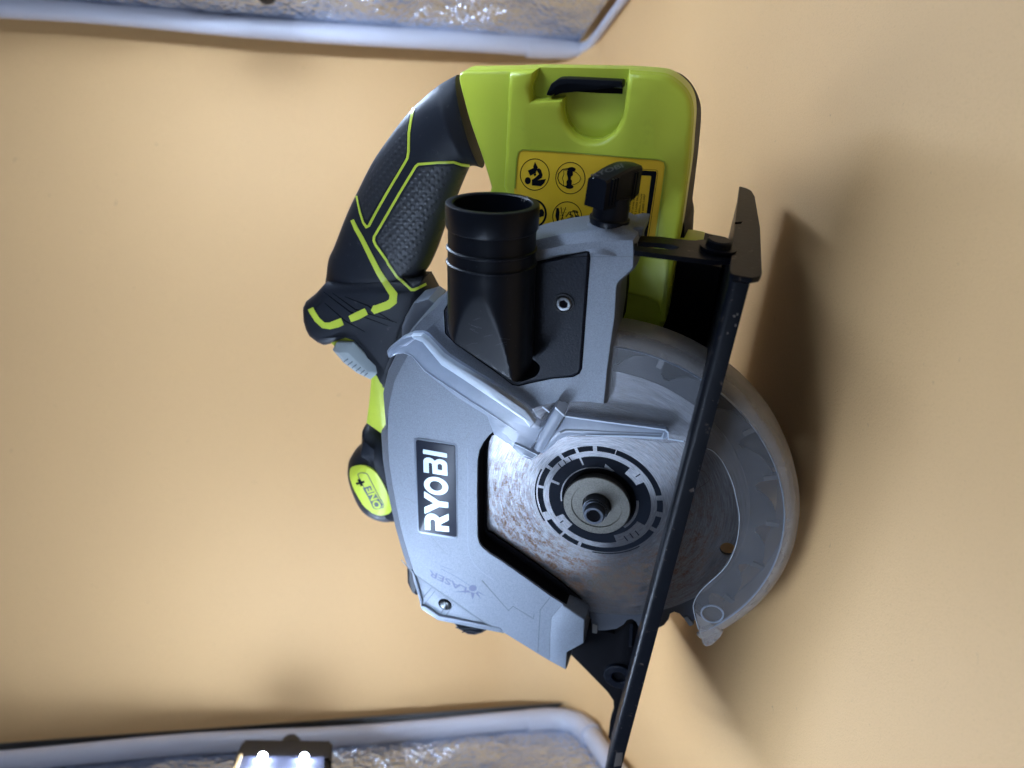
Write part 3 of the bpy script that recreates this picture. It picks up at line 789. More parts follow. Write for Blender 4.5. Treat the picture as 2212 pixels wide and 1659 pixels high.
# ---- laser housing at the front
def build_laser():
    n = 11.0
    g = slab('laser_housing', G_((258, 322), (420, 432), (600, 556), (800, 699), (968, 792), (900, 780), (700, 740), (450, 690), (318, 598), (300, 520), (275, 420)), -10, n, 'cast', saw, .4)
    slab('housing_lip', G_((318, 575), (350, 578), (460, 655), (640, 690), (940, 752), (965, 778), (700, 742), (450, 692), (316, 602)), n-6, n+1.6, 'cast', g, .8)
    slab('housing_lip', G_((240, 290), (268, 325), (330, 540), (318, 590), (285, 470), (255, 370)), n-6, n+1.4, 'cast', g, .6)
    ribbon('housing_rib', G_((325, 520), (400, 430)), 2.2, 'groove', g, n=n, h=.1); ribbon('housing_rib', G_((345, 560), (428, 455)), [.8, 2.0], 'groove', g, n=n, h=.1)
    ribbon('housing_rib', G_((470, 645), (495, 600)), 2.4, 'groove', g, n=n, h=.1); ribbon('housing_rib', G_((508, 662), (582, 555)), [2.6, .8], 'groove', g, n=n, h=.1)
    c = P(*G_((507, 562))[0], n)
    lathe('screw_well', [(0, 4.0), (.12, 4.0), (.12, 0)], (c.x, c.y, n), (0, 0, 1), 'dark', g, 24)
    c = P(*G_((512, 565))[0], n)
    s = lathe('screw', [(0, 3.0), (.5, 3.0), (1.1, 2.2), (1.3, 0)], (c.x, c.y, n+.1), (0, 0, 1), 'chrome', g, 24)
    ribbon('screw_slot', G_((506, 520), (520, 606)), 1.4, 'dark', g, n=n+1.3, h=.2)
    return g
build_laser()
# wrinkled rubber boots of the laser unit
def lumps(name, px, n, seed):
    rr = random.Random(seed); bm = bmesh.new()
    c = [P(x, y, n) for x, y in px]
    k = 18; prev = None
    for i, p in enumerate(c):
        pass
    pts = poly(px, n)
    prism('x', pts, [(n, -2.2), (n-1.2, -.6), (n-3, 0), (n-16, 0)], None, bm=bm)
    o = bm_obj(name, bm, 'smooth', saw)
    return o
lumps('rubber_boot', G_((215, 215), (195, 290), (198, 400), (235, 480), (280, 510), (330, 400), (300, 250)), 4, 1)
lb = lumps('rubber_boot', G_((555, 705), (600, 770), (680, 815), (740, 822), (800, 805), (860, 770), (800, 700), (650, 680)), 4, 2)
ribbon('boot_fold', G_((590, 745), (640, 760), (700, 752), (760, 758)), 2.2, 'rubber', lb, n=4, h=.8)
ribbon('boot_fold', G_((640, 785), (700, 775), (760, 785), (800, 780)), 2.0, 'rubber', lb, n=4, h=.8)
#ribbon('glint_clip', G_((205, 452), (232, 470), (252, 490), (272, 498)), [4, 3, 3.5, 3], 'chrome', lb, n=3, h=1.2)

# ---- cover plate with the torx screw
def build_cover():
    n = 12.9
    out = D_((400, 300), (430, 262), (640, 215), (845, 178), (853, 230), (848, 300), (822, 640), (788, 1110), (770, 1150), (715, 1178), (560, 1190), (400, 1222), (285, 1250), (235, 1240))+C_((1700, 1130), (1390, 915), (1310, 830), (1300, 650), (1340, 580), (1500, 500))
    seam = slab('cover_seam', [(x, y) for x, y in out], 9, 12.35, 'dark', saw, .1)
    pc = poly(out, n); nr = offs(pc, None); pc = [(p[0]-v.x*.55, p[1]-v.y*.55) for p, v in zip(pc, nr)]
    g = prism('chute_cover', pc, [(n+.5, -.8), (n+.1, -.25), (n-.3, 0), (10, 0)], 'blackgrain', saw)
    ribbon('step', D_((435, 262), (640, 232), (838, 218)), 1.6, 'dark', g, n=n+.5, h=.1)
    c = P(*D_((645, 592))[0], n+.5)
    holed('screw_well', circ(c.x, c.y, 4.75, 32), [circ(c.x, c.y, 4.0, 32)], n+.2, n+1.0, 'smooth', g, .1)
    lathe('well_floor', [(0, 4.1), (.08, 4.1), (.08, 0)], (c.x, c.y, n+.5), (0, 0, 1), 'dark', g, 28)
    s = lathe('torx_screw', [(0, 3.5), (.6, 3.5), (1.0, 3.1), (1.1, 2.2), (1.1, 0)], (c.x-.1, c.y+.1, n+.5), (0, 0, 1), 'chrome', g, 32)
    star = []
    for i in range(48):
        t = 2*math.pi*i/48; star.append((c.x-.1+(1.75+.38*math.cos(6*t))*math.cos(t), c.y+.1+(1.75+.38*math.cos(6*t))*math.sin(t)))
    prism('torx_recess', star, [(n+1.63, 0), (n+1.2, 0)], 'dark', s)
    return g
build_cover()

# ---- dust port
def build_tube():
    m0 = P(1064, 437, 23); b0 = P(1060, 700, 25.5)
    ax = (m0-b0).normalized(); L = (m0-b0).length
    rad = 19.3
    tmp = lathe('tmp', [(-80, rad), (L, rad)], b0, ax, 'smooth', None, 96)
    bv = bvh_of(tmp); bpy.data.objects.remove(tmp)
    p1, p2, p3 = (cast(bv, *C_(q)[0]) for q in ((1560, 556), (1378, 890), (1842, 1200)))
    pn = (p2-p1).cross(p3-p1).normalized()
    if pn.z < 0: pn = -pn
    def on(q):                       # where a sight line meets the cut face
        d = P(*C_(q)[0], 0)-CAML; return CAML+d*((p1-CAML).dot(pn)/d.dot(pn))
    e1, e2 = on((1370, 890)), on((1870, 1222)); ed = (e2-e1); ed.z = 0; ed.normalize(); en = Vector((-ed.y, ed.x, 0))
    if en.x < 0: en = -en
    def flat(q):
        dd = (q-p1).dot(pn)
        if dd > 0: q = q-Vector((0, 0, dd/pn.z))
        k = (q-e1).dot(en)
        if k < 0: q = q-Vector((k/en.x, 0, 0))
        if q.y < e2.y:
            lo = e2.x+min(5, .03*(e2.y-q.y)**2)
            if q.x < lo: q = Vector((lo, q.y, q.z))
        return q
    prof = []
    h = -70
    while h < L-30: prof.append((h, 19.3)); h += 2.2
    r = 19.35
    prof += [(L-30, r), (L-26.2, r), (L-26, r+.5), (L-25.6, r+.55), (L-25.2, r-.2), (L-20.2, r-.2), (L-19.8, r+.35), (L-19.2, r+.4), (L-18.8, r-.35), (L-11.2, r-.35), (L-10.8, r+.25), (L-10.1, r+.55),
             (L-.9, r+.75), (L-.2, r+.45), (L, r), (L, r-2.1), (L-.5, r-2.6), (L-30, r-3.0), (L-30.1, 0)]
    o = lathe('dust_port', prof, b0, ax, 'smooth', saw, 96, 28, flat)
    # rib where the tube meets the plate
    return o
tube = build_tube()
M['dust'] = mat('pale_dust', (.20, .20, .20), .8); M['scuffmark'] = mat('faint_scuff', (.035, .04, .055), .6)

# ---- clear lever
def build_lever():
    n = 19.5
    out = C_((850, 1000), (845, 975), (880, 950), (960, 880), (1040, 848), (1110, 846), (1150, 862), (1200, 915), (1310, 1025), (1400, 1085), (1560, 1185), (1700, 1268), (1950, 1440), (2010, 1530), (2060, 1570))+s6((180, 690), (100, 780), (30, 920), (-20, 990), (20, 1045), (-60, 1070), (-160, 1010))+E_((1580, 430), (1500, 395), (1440, 325), (1290, 225))+C_((1640, 1490), (1400, 1340), (1240, 1215), (1180, 1170), (1110, 1080), (1040, 1010), (990, 995), (930, 1000), (868, 1030))
    g = slab('guard_lever', out, 13.5, n, 'clear', saw, 1.2)
    # standing fin along the outer edge
    fin = C_((1040, 850), (1120, 848), (1170, 880), (1290, 1010), (1400, 1085), (1700, 1268), (1950, 1445), (2020, 1540), (1985, 1580), (1930, 1520), (1680, 1350), (1380, 1150), (1280, 1085), (1200, 990), (1130, 905), (1050, 872))
    slab('lever_fin', fin, n-1, n+2.6, 'clearedge', g, .8)
    slab('hook_lip', C_((845, 985), (860, 955), (960, 875), (1050, 850), (1100, 860), (1000, 935), (900, 965), (875, 1025), (860, 1030)), n-2, n+2.2, 'clear', g, 1.2)
    ribbon('lever_rib', C_((985, 985), (1050, 1010), (1150, 1130), (1240, 1190), (1420, 1310), (1700, 1490), (1880, 1610)), 1.1, 'clearedge', g, n=n, h=.5)
    slab('pivot_block', s6((265, 495), (385, 590), (350, 660), (130, 1040), (60, 1060), (0, 1010), (70, 830), (190, 610)), 10, n+1.5, 'clear', g, 1.2)
    ribbon('pivot_edge', s6((270, 490), (390, 600)), 3, 'clearedge', g, n=n+1.4, h=.6); ribbon('pivot_edge', s6((110, 480), (200, 550)), 2.6, 'clearedge', g, n=n-2, h=.6)
    slab('pivot_tab', E_((1460, 290), (1530, 320), (1650, 390), (1600, 430), (1520, 400), (1440, 330)), 12, n+.8, 'clear', g, .8)
    ribbon('pivot_edge', E_((1460, 300), (1530, 330), (1640, 385), (1600, 415), (1530, 385)), 1.3, 'clearedge', g, n=n+.8, h=.4)
    return g
build_lever()

# ---- wing knob
def build_knob():
    c = P(*s8((1418, 1020))[0], 0)      # foot of the stem
    ax = (1, 0, 0)
    g = lathe('wing_knob', [(-4, 8.6), (0, 8.6), (.6, 8.9), (2.0, 8.9), (2.4, 8.2), (3.0, 8.0), (12, 7.6)], (c.x, c.y, 0), ax, 'smooth', saw, 40)
    lathe('boss', [(-9, 10.4), (-3.2, 9.6), (-1.6, 9.0), (-.8, 8.7), (-.8, 0)], (c.x, c.y, 0), ax, 'cast', ug, 40)
    lathe('boss_fillet', [(-10.5, 14), (-8.6, 12.0), (-6.0, 10.3), (-5, 9.8), (-5, 0)], (c.x, c.y, 0), ax, 'cast', ug, 40)
    # wing: long way runs back along -n, swung a little to -b
    th = R(24); dl = Vector((0, -math.sin(th), -math.cos(th))); dw = Vector((0, math.cos(th), -math.sin(th)))
    bm = bmesh.new(); rows = []
    N = 16; Ln = 28; base = 9.0
    for i in range(N+1):
        s = i/N; l = -Ln*.52+Ln*s
        top = 21.6+3.2*math.sin(math.pi*min(1, s*1.05)*.62)-1.2*max(0, s-.75)*4*.5
        bot = base+(2.6*max(0, (s-.72)/.28)**1.3)
        w = 4.9+.5*math.sin(math.pi*s); row = []
        for a, ww in ((bot, -w), (bot+1, -w-.0), (top-1.2, -w*.96), (top-.2, -w*.80), (top, -w*.5), (top+.2, 0), (top, w*.5), (top-.2, w*.80), (top-1.2, w*.96), (bot+1, w), (bot, w)):
            row.append(bm.verts.new(Vector((c.x, c.y, 0))+Vector((a, 0, 0))+dl*l+dw*ww))
        rows.append(row)
    for a, b in zip(rows, rows[1:]):
        for j in range(len(a)): bm.faces.new((a[j-1], a[j], b[j], b[j-1]))
    bm.faces.new(rows[0]); bm.faces.new(rows[-1])
    w = bm_obj('wing', bm, 'smooth', g)
    bm = bmesh.new()
    for l in (-Ln*.5+3.2, -Ln*.5+5.4, -Ln*.5+7.6, Ln*.5-6.5, Ln*.5-4.6):      # grip ridges on the near cheek
        q0 = Vector((c.x+base+1, c.y, 0))+dl*l-dw*5.2; bb = bmesh.ops.create_cube(bm, size=1)
        for v in bb['verts']:
            lc = v.co.copy(); v.co = Vector((c.x, c.y, 0))+Vector((base+1.5+(lc.x+.5)*11.5, 0, 0))+dl*(l+lc.y*1.0)-dw*(5.15+lc.z*.9)
    bm_obj('grip_ridge', bm, 'smooth', g)
    bv = bvh_of(w)
    text('wing_text', 'RYOBI', s8((1215, 480))[0], s8((1600, 345))[0], 10, 0, 'black2', g, .02, bv, .25, up=(-.55, -.8))
    return g
M['black2'] = mat('moulded_letter', (.055, .056, .06), .4)
build_knob()

# ---- slotted depth arm and its bolt
def build_arm():
    a = 141.0
    def Q(px): return [tuple(Pa(x, y, a)[1:]) for x, y in px]      # (b, n)
    out = Q(D_((1200, 75), (1400, 82), (1600, 108), (1680, 112), (1740, 105), (1800, 110), (1970, 180), (1985, 262), (1830, 272), (1500, 232), (1200, 195)))
    slot = Q(D_((1222, 124), (1380, 133), (1500, 148), (1555, 165), (1545, 180), (1500, 186), (1380, 176), (1222, 158)))
    o = holed('depth_arm', out, [slot], -1.1, 1.1, 'steel', saw)
    # plane of the arm stands across the base: map (b, n, thickness) -> (thickness, b, n)
    mm4 = Matrix(((0, 0, 1, a*MM), (1, 0, 0, 0), (0, 1, 0, 0), (0, 0, 0, 1))); o.data.transform(mm4)
    c = Pa(*s5((1050, 1120))[0], a+5)
    lathe('arm_bolt', [(-5, 6.0), (-1.6, 6.2), (-1.5, 7.8), (0, 8.0), (.1, 5.6), (2.6, 5.4), (3.2, 4.6), (3.2, 0)], (a+3.2, c.y, c.z), (1, 0, 0), 'steel', saw, 32)
    return o
build_arm()
# pale dust and scuffs inside the mouth of the dust port and on its flat
bvt = bvh_of(tube); rq = random.Random(11)
for i in range(14):
    x = rq.uniform(330, 470); y = rq.uniform(640, 745)-(470-x)*.12
    ribbon('dust_streak', s8((x, y), (x-rq.uniform(-6, 10), y+rq.uniform(15, 45))), [.5, rq.uniform(.9, 1.8)], 'dust', tube, bv=bvt, h=.08, step=2)
for i in range(12):
    x = rq.uniform(1440, 1760); y = rq.uniform(700, 1050); a = rq.uniform(-.4, .5); l = rq.uniform(20, 90)
    ribbon('scuff', C_((x, y), (x+l*math.cos(a), y+l*math.sin(a))), .45, 'scuffmark', tube, bv=bvt, h=.04, step=3)
for i in range(22):
    x = rq.uniform(1360, 1990); y = rq.uniform(190, 1000)
    ribbon('dust_fleck', C_((x, y), (x+rq.uniform(2, 7), y+rq.uniform(-3, 4))), rq.uniform(.5, 1.0), 'scuffmark', tube, bv=bvt, h=.05, step=2)
for i in range(26):      # small dents and rubs in the paint of the casting
    x = rq.uniform(470, 1140); y = rq.uniform(60, 1240)
    if 640 < x < 1030 and 230 < y < 1070: continue
    a = rq.uniform(0, 3.1); l = rq.uniform(4, 26)
    ribbon('paint_nick', E_((x, y), (x+l*math.cos(a), y+l*math.sin(a))), rq.uniform(.35, .8), 'scratch', ug, n=12, h=.03)

# ---- base plate
def build_base():
    bm = bmesh.new()
    sl = .0205
    def T(v): return Vector((v[0], v[1]-(v[0]-143)*sl, v[2]))
    # bent sheet seen in section: top sheet, rounded bend, turned-down flange along the near edge
    prof = [(-106.5, -38.0), (27.2, -38.0), (29.0, -38.5), (30.0, -39.6), (30.3, -41), (30.3, -46.2), (28.2, -46.2), (28.2, -41.2), (27.6, -40.4), (26.8, -40.1), (-106.5, -40.1)]
    rows = []
    for a in (-176, -160, -120, -80, -40, 0, 40, 80, 120, 138, 140.6):
        rows.append([bm.verts.new(T((a, b, n))) for n, b in prof])
    for r0, r1 in zip(rows, rows[1:]):
        for i in range(len(prof)): bm.faces.new((r0[i-1], r0[i], r1[i], r1[i-1]))
    bm.faces.new(rows[0]); bm.faces.new(rows[-1])
    g = bm_obj('base_plate', bm, 'steel', saw, 40)
    # turned-down end, with a notch and a rounded far corner
    out = [(30.3, -39.5), (30.0, -46.5), (27, -49.2), (22, -50), (-40, -48.6), (-92, -45.4), (-102, -43.6), (-106, -41), (-107, -38.5), (-107, -37.6)]
    out += [(-42, -37.6), (-44.5, -41), (-40.5, -40.4), (-38, -37.6), (26, -37.6), (29, -38.2)]
    pts = [(b, n) for n, b in out]
    o = holed('end_flange', pts, [], -1.2, 1.2, 'steel', g, .35)
    o.data.transform(Matrix(((0, 0, 1, 142.2*MM), (1, 0, 0, 0), (0, 1, 0, 0), (0, 0, 0, 1))))
    # worn slot mark low on the near flange
    mk = H_((255, 1545), (305, 1540), (300, 1640), (235, 1650))
    slab('slot_mark', mk, 29, 30.7, 'worn', g, .1)
    # paint chips along the flange
    rr = random.Random(5)
    bm = bmesh.new()
    for i in range(16):
        a = rr.uniform(-130, 140); s = rr.uniform(.2, .5); b = rr.choice([-45.9, -45.7, -45.6, -40.2]) + rr.uniform(-.5, .4)
        k = rr.randint(5, 8); q = [bm.verts.new(T((a+s*rr.uniform(.6, 1.8)*math.cos(6.283*j/k), b+s*.7*rr.uniform(.6, 1.2)*math.sin(6.283*j/k), 30.36))) for j in range(k)]
        bm.faces.new(q)
    for a, b in ((126, -43.4), (122, -45), (127, -44.6), (118, -42.6)):
        k = 7; q = [bm.verts.new(T((a+.8*rr.uniform(.5, 1.2)*math.cos(6.283*j/k), b+.6*rr.uniform(.5, 1.2)*math.sin(6.283*j/k), 30.36))) for j in range(k)]; bm.faces.new(q)
    o = bm_obj('paint_chips', bm, 'worn', g, recalc=False)
    o['kind'] = 'stuff'
    if o.data.polygons[0].normal.z < 0: o.data.flip_normals()
    return g
M['worn'] = mat('bare_worn_steel', (.065, .055, .05), .5, .4, bump=(800, .0003, .6))
build_base()
# front bracket: black, with its shade put into the darker colour
br = slab('front_bracket', G_((1500, 880), (1620, 700), (1740, 765), (1850, 800), (1900, 765), (1960, 712), (2000, 705), (2040, 760), (2040, 900), (2000, 1300), (1900, 1640), (1830, 1660), (1798, 1625), (1812, 1500), (1842, 1400), (1838, 1330), (1790, 1260), (1640, 1105), (1500, 965)), -14, -8, 'dark', saw, 1.0)
c = P(*G_((1885, 1128))[0], -7)
holed('bracket_eye', circ(c.x, c.y, 8.3, 32), [circ(c.x, c.y, 4.6, 28)], -8.5, -5.5, 'smooth', br, .5)
ribbon('bracket_rib', G_((1985, 720), (1975, 900)), 6, 'smooth', br, n=-8, h=2)

# ---- battery and its green housing
def build_housing():
    full_l = A_((1660, 1100), (1610, 930), (1560, 780), (1490, 580), (1440, 400), (1405, 260), (1404, 205), (1425, 178), (1470, 165))
    top1 = B_((212, 160), (420, 152)); notch = B_((375, 300), (385, 398), (635, 382), (632, 480), (660, 580), (720, 660), (800, 705), (870, 718), (950, 705), (1030, 650), (1085, 560), (1110, 480), (1125, 330))
    top2 = B_((1150, 165), (1300, 175), (1440, 190), (1530, 235), (1610, 310), (1655, 400), (1668, 520), (1655, 700), (1640, 900), (1605, 1150), (1570, 1400))
    low = D_((1530, 200), (1490, 480), (1465, 650), (1445, 760), (1380, 900), (1000, 900), (500, 700), (300, 500), (-100, 200))
    full_l = catmull(full_l, 3, False); notch = notch[:3]+catmull(notch[3:], 3, False); top2 = top2[:1]+catmull(top2[1:], 4, False)
    n = -30.
    bm = bmesh.new()
    prof = [(-33, -2.2), (-33.7, -.8), (-35, 0), (-39, 0)]
    prism('x', poly(full_l+top1+notch+top2+low, n), prof, None, bm=bm, w=None)
    prism('x', poly(full_l+top1+top2+low, n), [(-38.6, 0), (-47, .3), (-52, -.8), (-57, -4)], None, bm=bm)
    g = bm_obj('battery_housing', bm, 'green', saw, 30)
    ridge = A_((1760, 1080), (1775, 850), (1790, 500), (1800, 300), (1812, 172))
    rec = D_((1440, 770), (1397, 770), (1397, 665), (1372, 605), (1300, 568), (1130, 534), (900, 500), (500, 400))
    low2 = D_((1530, 200), (1490, 480), (1465, 650))
    pf = poly(ridge+top1[1:]+notch+top2+low2+rec, n)
    nr = offs(pf, None); pf = [(p[0]-v.x*.4, p[1]-v.y*.4) for p, v in zip(pf, nr)]
    prism('housing_panel', pf, [(-30, -2.6), (-30.5, -1.2), (-31.6, -.3), (-33.2, 0)], 'green', g, sharp=60)
    # seams
    ribbon('seam', B_((658, 112), (655, 210)), 1.2, 'seamgreen', g, bv=bvh_of(g), h=.05) if False else None
    # pocket floor is the inner shell; black latch hooks across it
    slab('latch', rnd(B_((500, 352), (540, 262), (600, 222), (660, 218), (1110, 240), (1108, 300), (680, 272), (600, 285), (560, 320), (545, 362)), 3), -38.5, -31.5, 'smooth', g, .8)
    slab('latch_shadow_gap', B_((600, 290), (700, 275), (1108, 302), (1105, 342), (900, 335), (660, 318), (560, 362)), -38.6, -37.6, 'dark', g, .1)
    return g
M['seamgreen'] = mat('seam_green', (.16, .21, .015), .5)
hous = build_housing()
# black pack behind the housing
bp = poly(B_((700, 300), (1300, 170), (1490, 152), (1570, 178), (1640, 235), (1700, 330), (1733, 440), (1730, 560), (1712, 760), (1690, 950), (1662, 1180), (1676, 1240), (1668, 1400), (1660, 1495), (1500, 1510), (900, 1500)), -80)
bp = rnd(bp, 6, 3)
prism('battery_pack', bp, [(-46, -2), (-80, 0), (-86, -4)], 'black', saw)
bp2 = poly(D_((1380, 200), (1590, 190), (1900, 262), (1865, 500), (1810, 700), (1740, 1000), (1300, 1000)), -60)
prism('motor_housing', bp2, [(-50, -1), (-51, 0), (-100, 0)], 'black', saw)
slab('green_tab', D_((1560, 82), (1650, 88), (1745, 106), (1742, 128), (1560, 132)), -60, -44, 'green', saw, .4)

# warning label
def build_label():
    n = -30.0
    lab = rnd(B_((285, 782), (700, 805), (1200, 848), (1448, 872), (1440, 960), (1350, 1580), (1000, 1600), (250, 1500), (250, 1080)), 7)
    g = slab('warning_label', lab, n-.3, n+.25, 'yellow', saw, .15)
    edge = mat('label_border', (.30, .36, .03), .4); M['lb'] = edge
    ribbon('label_edge', B_((255, 1090), (272, 850), (285, 800), (320, 782), (700, 805), (1200, 848), (1400, 862), (1440, 880), (1450, 920), (1380, 1480)), 3.2, 'lb', g, n=n, h=.5)
    nn = n+.26
    def ring(cx, cy, rx, ry, w, nk=36): flatstroke(bm, s8(*[(cx+rx*math.cos(6.2832*i/nk), cy+ry*math.sin(6.2832*i/nk)) for i in range(nk)]), w, nn, .05, True)
    def done():
        nonlocal bm
        facefix(bm); bm_obj('pictogram', bm, 'ink', g, recalc=False); bm = bmesh.new()
    bm = bmesh.new()
    P8 = lambda *p: flatpoly(bm, s8(*p), nn, .05)
    def dot(cx, cy, rx, ry, k=18): P8(*[(cx+rx*math.cos(6.2832*i/k), cy+ry*math.sin(6.2832*i/k)) for i in range(k)])
    # reader
    ring(492, 434, 180, 195, 1.8)
    dot(405, 510, 38, 45); P8((455, 500), (500, 470), (545, 430), (520, 390), (520, 365), (545, 355), (570, 375), (590, 440), (580, 475), (530, 505), (560, 500), (632, 488), (610, 540), (570, 578), (455, 570))
    P8((405, 385), (480, 350), (510, 410), (435, 450)); P8((495, 275), (530, 345), (510, 405), (470, 340)); P8((478, 430), (505, 415), (512, 440), (490, 460))
    done()
    # goggled head
    ring(935, 478, 182, 196, 1.8)
    P8((895, 385), (965, 390), (968, 440), (945, 460), (940, 490), (955, 510), (950, 570), (890, 570), (885, 520), (905, 490), (900, 460), (890, 430))
    flatstroke(bm, s8((900, 375), (850, 385), (855, 430), (835, 480), (850, 520), (850, 570), (890, 580)), 1.3, nn, .05)
    flatstroke(bm, s8((965, 390), (1010, 410), (1050, 450), (1065, 485), (1045, 525), (1000, 552), (960, 560)), 1.2, nn, .05)
    dot(950, 370, 52, 30); dot(925, 585, 50, 28)
    flatstroke(bm, s8((905, 360), (840, 370), (790, 420), (778, 480), (800, 540), (850, 575), (900, 590)), 2.2, nn, .05)
    done()
    # rain and crossed lines, saw
    ring(895, 958, 180, 185, 1.8)
    P8((760, 850), (790, 850), (800, 900), (795, 960), (790, 1040), (770, 1060), (762, 1000), (748, 950), (755, 900))
    flatstroke(bm, s8((818, 835), (855, 1080)), 1.5, nn, .05); flatstroke(bm, s8((878, 840), (795, 1075)), 1.5, nn, .05)
    for i in range(5):
        for j in range(3): flatstroke(bm, s8((805+j*32, 860+i*42+j*3), (822+j*32, 858+i*42+j*3)), .7, nn, .05)
    for pts in (((880, 960), (920, 900), (980, 895), (1010, 905)), ((915, 925), (960, 940), (975, 990), (1000, 1030), (1040, 1040)), ((935, 900), (945, 960), (990, 1000), (1060, 990)), ((985, 900), (1000, 950), (1050, 960)),
                ((1010, 895), (1035, 950), (1050, 1000), (1030, 1050)), ((895, 985), (940, 970), (960, 1010)), ((900, 1010), (915, 1030), (935, 1010), (920, 990), (900, 1010)), ((960, 880), (1020, 890), (1030, 910))):
        flatstroke(bm, s8(*pts), 2.0, nn, .05)
    dot(1010, 955, 18, 16, 12)
    done()
    # steering-wheel like sign behind the tube
    ring(470, 920, 160, 170, 4.5)
    P8((520, 880), (585, 860), (610, 900), (605, 950), (560, 965), (510, 960))
    done()
    # laser caution frame: black L with thin outline
    P8((1740, 378), (2005, 392), (2010, 420), (1885, 1225), (1845, 1225), (1940, 460), (1935, 450), (1740, 440))
    flatstroke(bm, s8((1740, 362), (2000, 376), (2020, 392), (2022, 425), (1905, 1225)), .9, nn, .05)
    facefix(bm); bm_obj('caution_frame', bm, 'ink', g, recalc=False)
    for s, o, e, h in (('LASER RADIATION', (1668, 945), (1722, 575), 22), ('DO NOT STARE INTO BEAM', (1700, 1022), (1760, 575), 22), ('CLASS 2 LASER PRODUCT', (1740, 1020), (1802, 590), 22),
                       ('λ:650nm, P≤1mW', (1795, 942), (1832, 672), 22), ('EN 60825-1:2007', (1838, 945), (1870, 680), 22)):
        text('label_text', s, s8(o)[0], s8(e)[0], h*.1736, nn, 'ink', g, .012, None, .06)
    return g
build_label()

# ---- handle
def build_handle():
    st = [(1408, 190, 1612, 925), (1330, 232, 1560, 905), (1240, 290, 1510, 915), (1100, 412, 1482, 965), (985, 538, 1435, 1075), (865, 700, 1388, 1195), (750, 870, 1335, 1320), (640, 1085, 1290, 1450),
          (545, 1285, 1248, 1570), (450, 1530, 1195, 1690), (405, 1630, 1165, 1735), (388, 1740, 1135, 1780), (372, 1880, 1090, 1900), (400, 2010, 1060, 2020)]
    ctr = -45.; bm = bmesh.new(); rows = []
    O = catmull([tuple(P(*A_((a, b))[0], ctr)[:2]) for a, b, c, d in st], 4, False); I = catmull([tuple(P(*A_((c, d))[0], ctr)[:2]) for a, b, c, d in st], 4, False)
    K = 36
    for i, (o, q) in enumerate(zip(O, I)):
        o = Vector(o); q = Vector(q); c = (o+q)/2; h = (o-q)/2
        th = 15.5 if i > 6 else 11.0+4.5*i/6
        th = min(th, 11+(len(O)-1-i)*.5); row = []
        for j in range(K):
            t = 2*math.pi*j/K; ct, s_ = math.cos(t), math.sin(t)
            e = .93; x = math.copysign(abs(ct)**e, ct); z = math.copysign(abs(s_)**e, s_)
            p2 = c+h*x; row.append(bm.verts.new((p2.x, p2.y, ctr+th*z)))
        rows.append(row)
    for a, b in zip(rows, rows[1:]):
        for j in range(K): bm.faces.new((a[j-1], a[j], b[j], b[j-1]))
    bm.faces.new(rows[0]); bm.faces.new(rows[-1])
    h = bm_obj('handle', bm, 'rubber', saw, 40)
    # head of the handle, where it widens over the trigger
    px = C_((380, 420), (335, 470), (300, 510), (232, 560), (208, 610), (212, 700), (232, 770), (262, 828), (330, 880), (385, 905), (470, 880), (560, 850), (620, 870), (700, 960), (800, 1080), (835, 1235), (900, 1250), (1000, 950), (1100, 700), (1185, 560), (1210, 520), (1160, 425), (1145, 400), (760, 380))
    hd = prism('handle_head', poly(px, -36), [(-27.5, -6), (-28.2, -3.6), (-30, -1.4), (-33, 0), (-48, 0), (-52, -3)], 'rubber', h, sharp=40)
    bv = bvh_of(h, hd)
    gr = M['green']
    def ln(px, w, name='green_inlay', hh=.35): return ribbon(name, px, w, 'green', h, bv=bv, h=hh, step=4)
    ln(A_((1088, 430), (1060, 470), (1045, 540), (1028, 650), (1024, 800), (1015, 850), (990, 895), (850, 1130), (760, 1290), (710, 1385), (690, 1395), (665, 1360), (640, 1280), (620, 1190), (612, 1150)), [5.5, 5.5, 5, 5, 5, 5, 5, 5, 5, 5, 5, 4, 3.5, 3, 3])
    ln(A_((1505, 908), (1440, 900), (1380, 882), (1250, 885), (1100, 898), (1080, 915), (1050, 965), (950, 1130), (800, 1390), (752, 1470), (748, 1500), (765, 1540), (850, 1660))+C_((860, 275), (930, 380), (1045, 485), (1070, 485), (1160, 440)), 5.2)
    ln(A_((578, 1340), (610, 1410), (650, 1480), (700, 1580), (720, 1620))+C_((790, 350), (860, 460), (905, 520), (900, 575), (860, 605), (760, 640), (735, 628)), [7, 8.5, 9, 10, 10.5, 12, 14, 16, 17, 17, 17, 15, 11])
    ln(C_((690, 655), (620, 690), (560, 715)), [15, 17, 14]); ln(C_((500, 735), (460, 752), (400, 770), (350, 765), (300, 720), (262, 660), (248, 632)), [16, 17, 14, 12, 12, 12, 12])
    for p in (C_((350, 500), (560, 660), (860, 770)), C_((420, 510), (600, 640), (930, 745)), C_((520, 540), (700, 610), (900, 740)), C_((360, 590), (520, 730), (680, 820))):
        ribbon('moulded_crease', p, [.8, 2.6, .8], 'dark', h, bv=bv, h=.08, step=4)
    # textured grip areas
    grip1 = A_((1050, 500), (1025, 560), (1010, 660), (1008, 800), (985, 870), (830, 1120), (700, 1340), (680, 1330), (650, 1230), (635, 1150), (700, 1010), (800, 830), (940, 640))
    grip2 = A_((1110, 920), (1380, 905), (1480, 935), (1440, 1040), (1380, 1180), (1310, 1350), (1230, 1560), (1180, 1690))+C_((1140, 320), (1125, 420), (1060, 460), (960, 370), (880, 260), (790, 120), (775, 80))
    patch('grip_pad', grip1, bv, .22, 'grip', h, 5); patch('grip_pad', grip2, bv, .22, 'grip', h, 5)
    return h
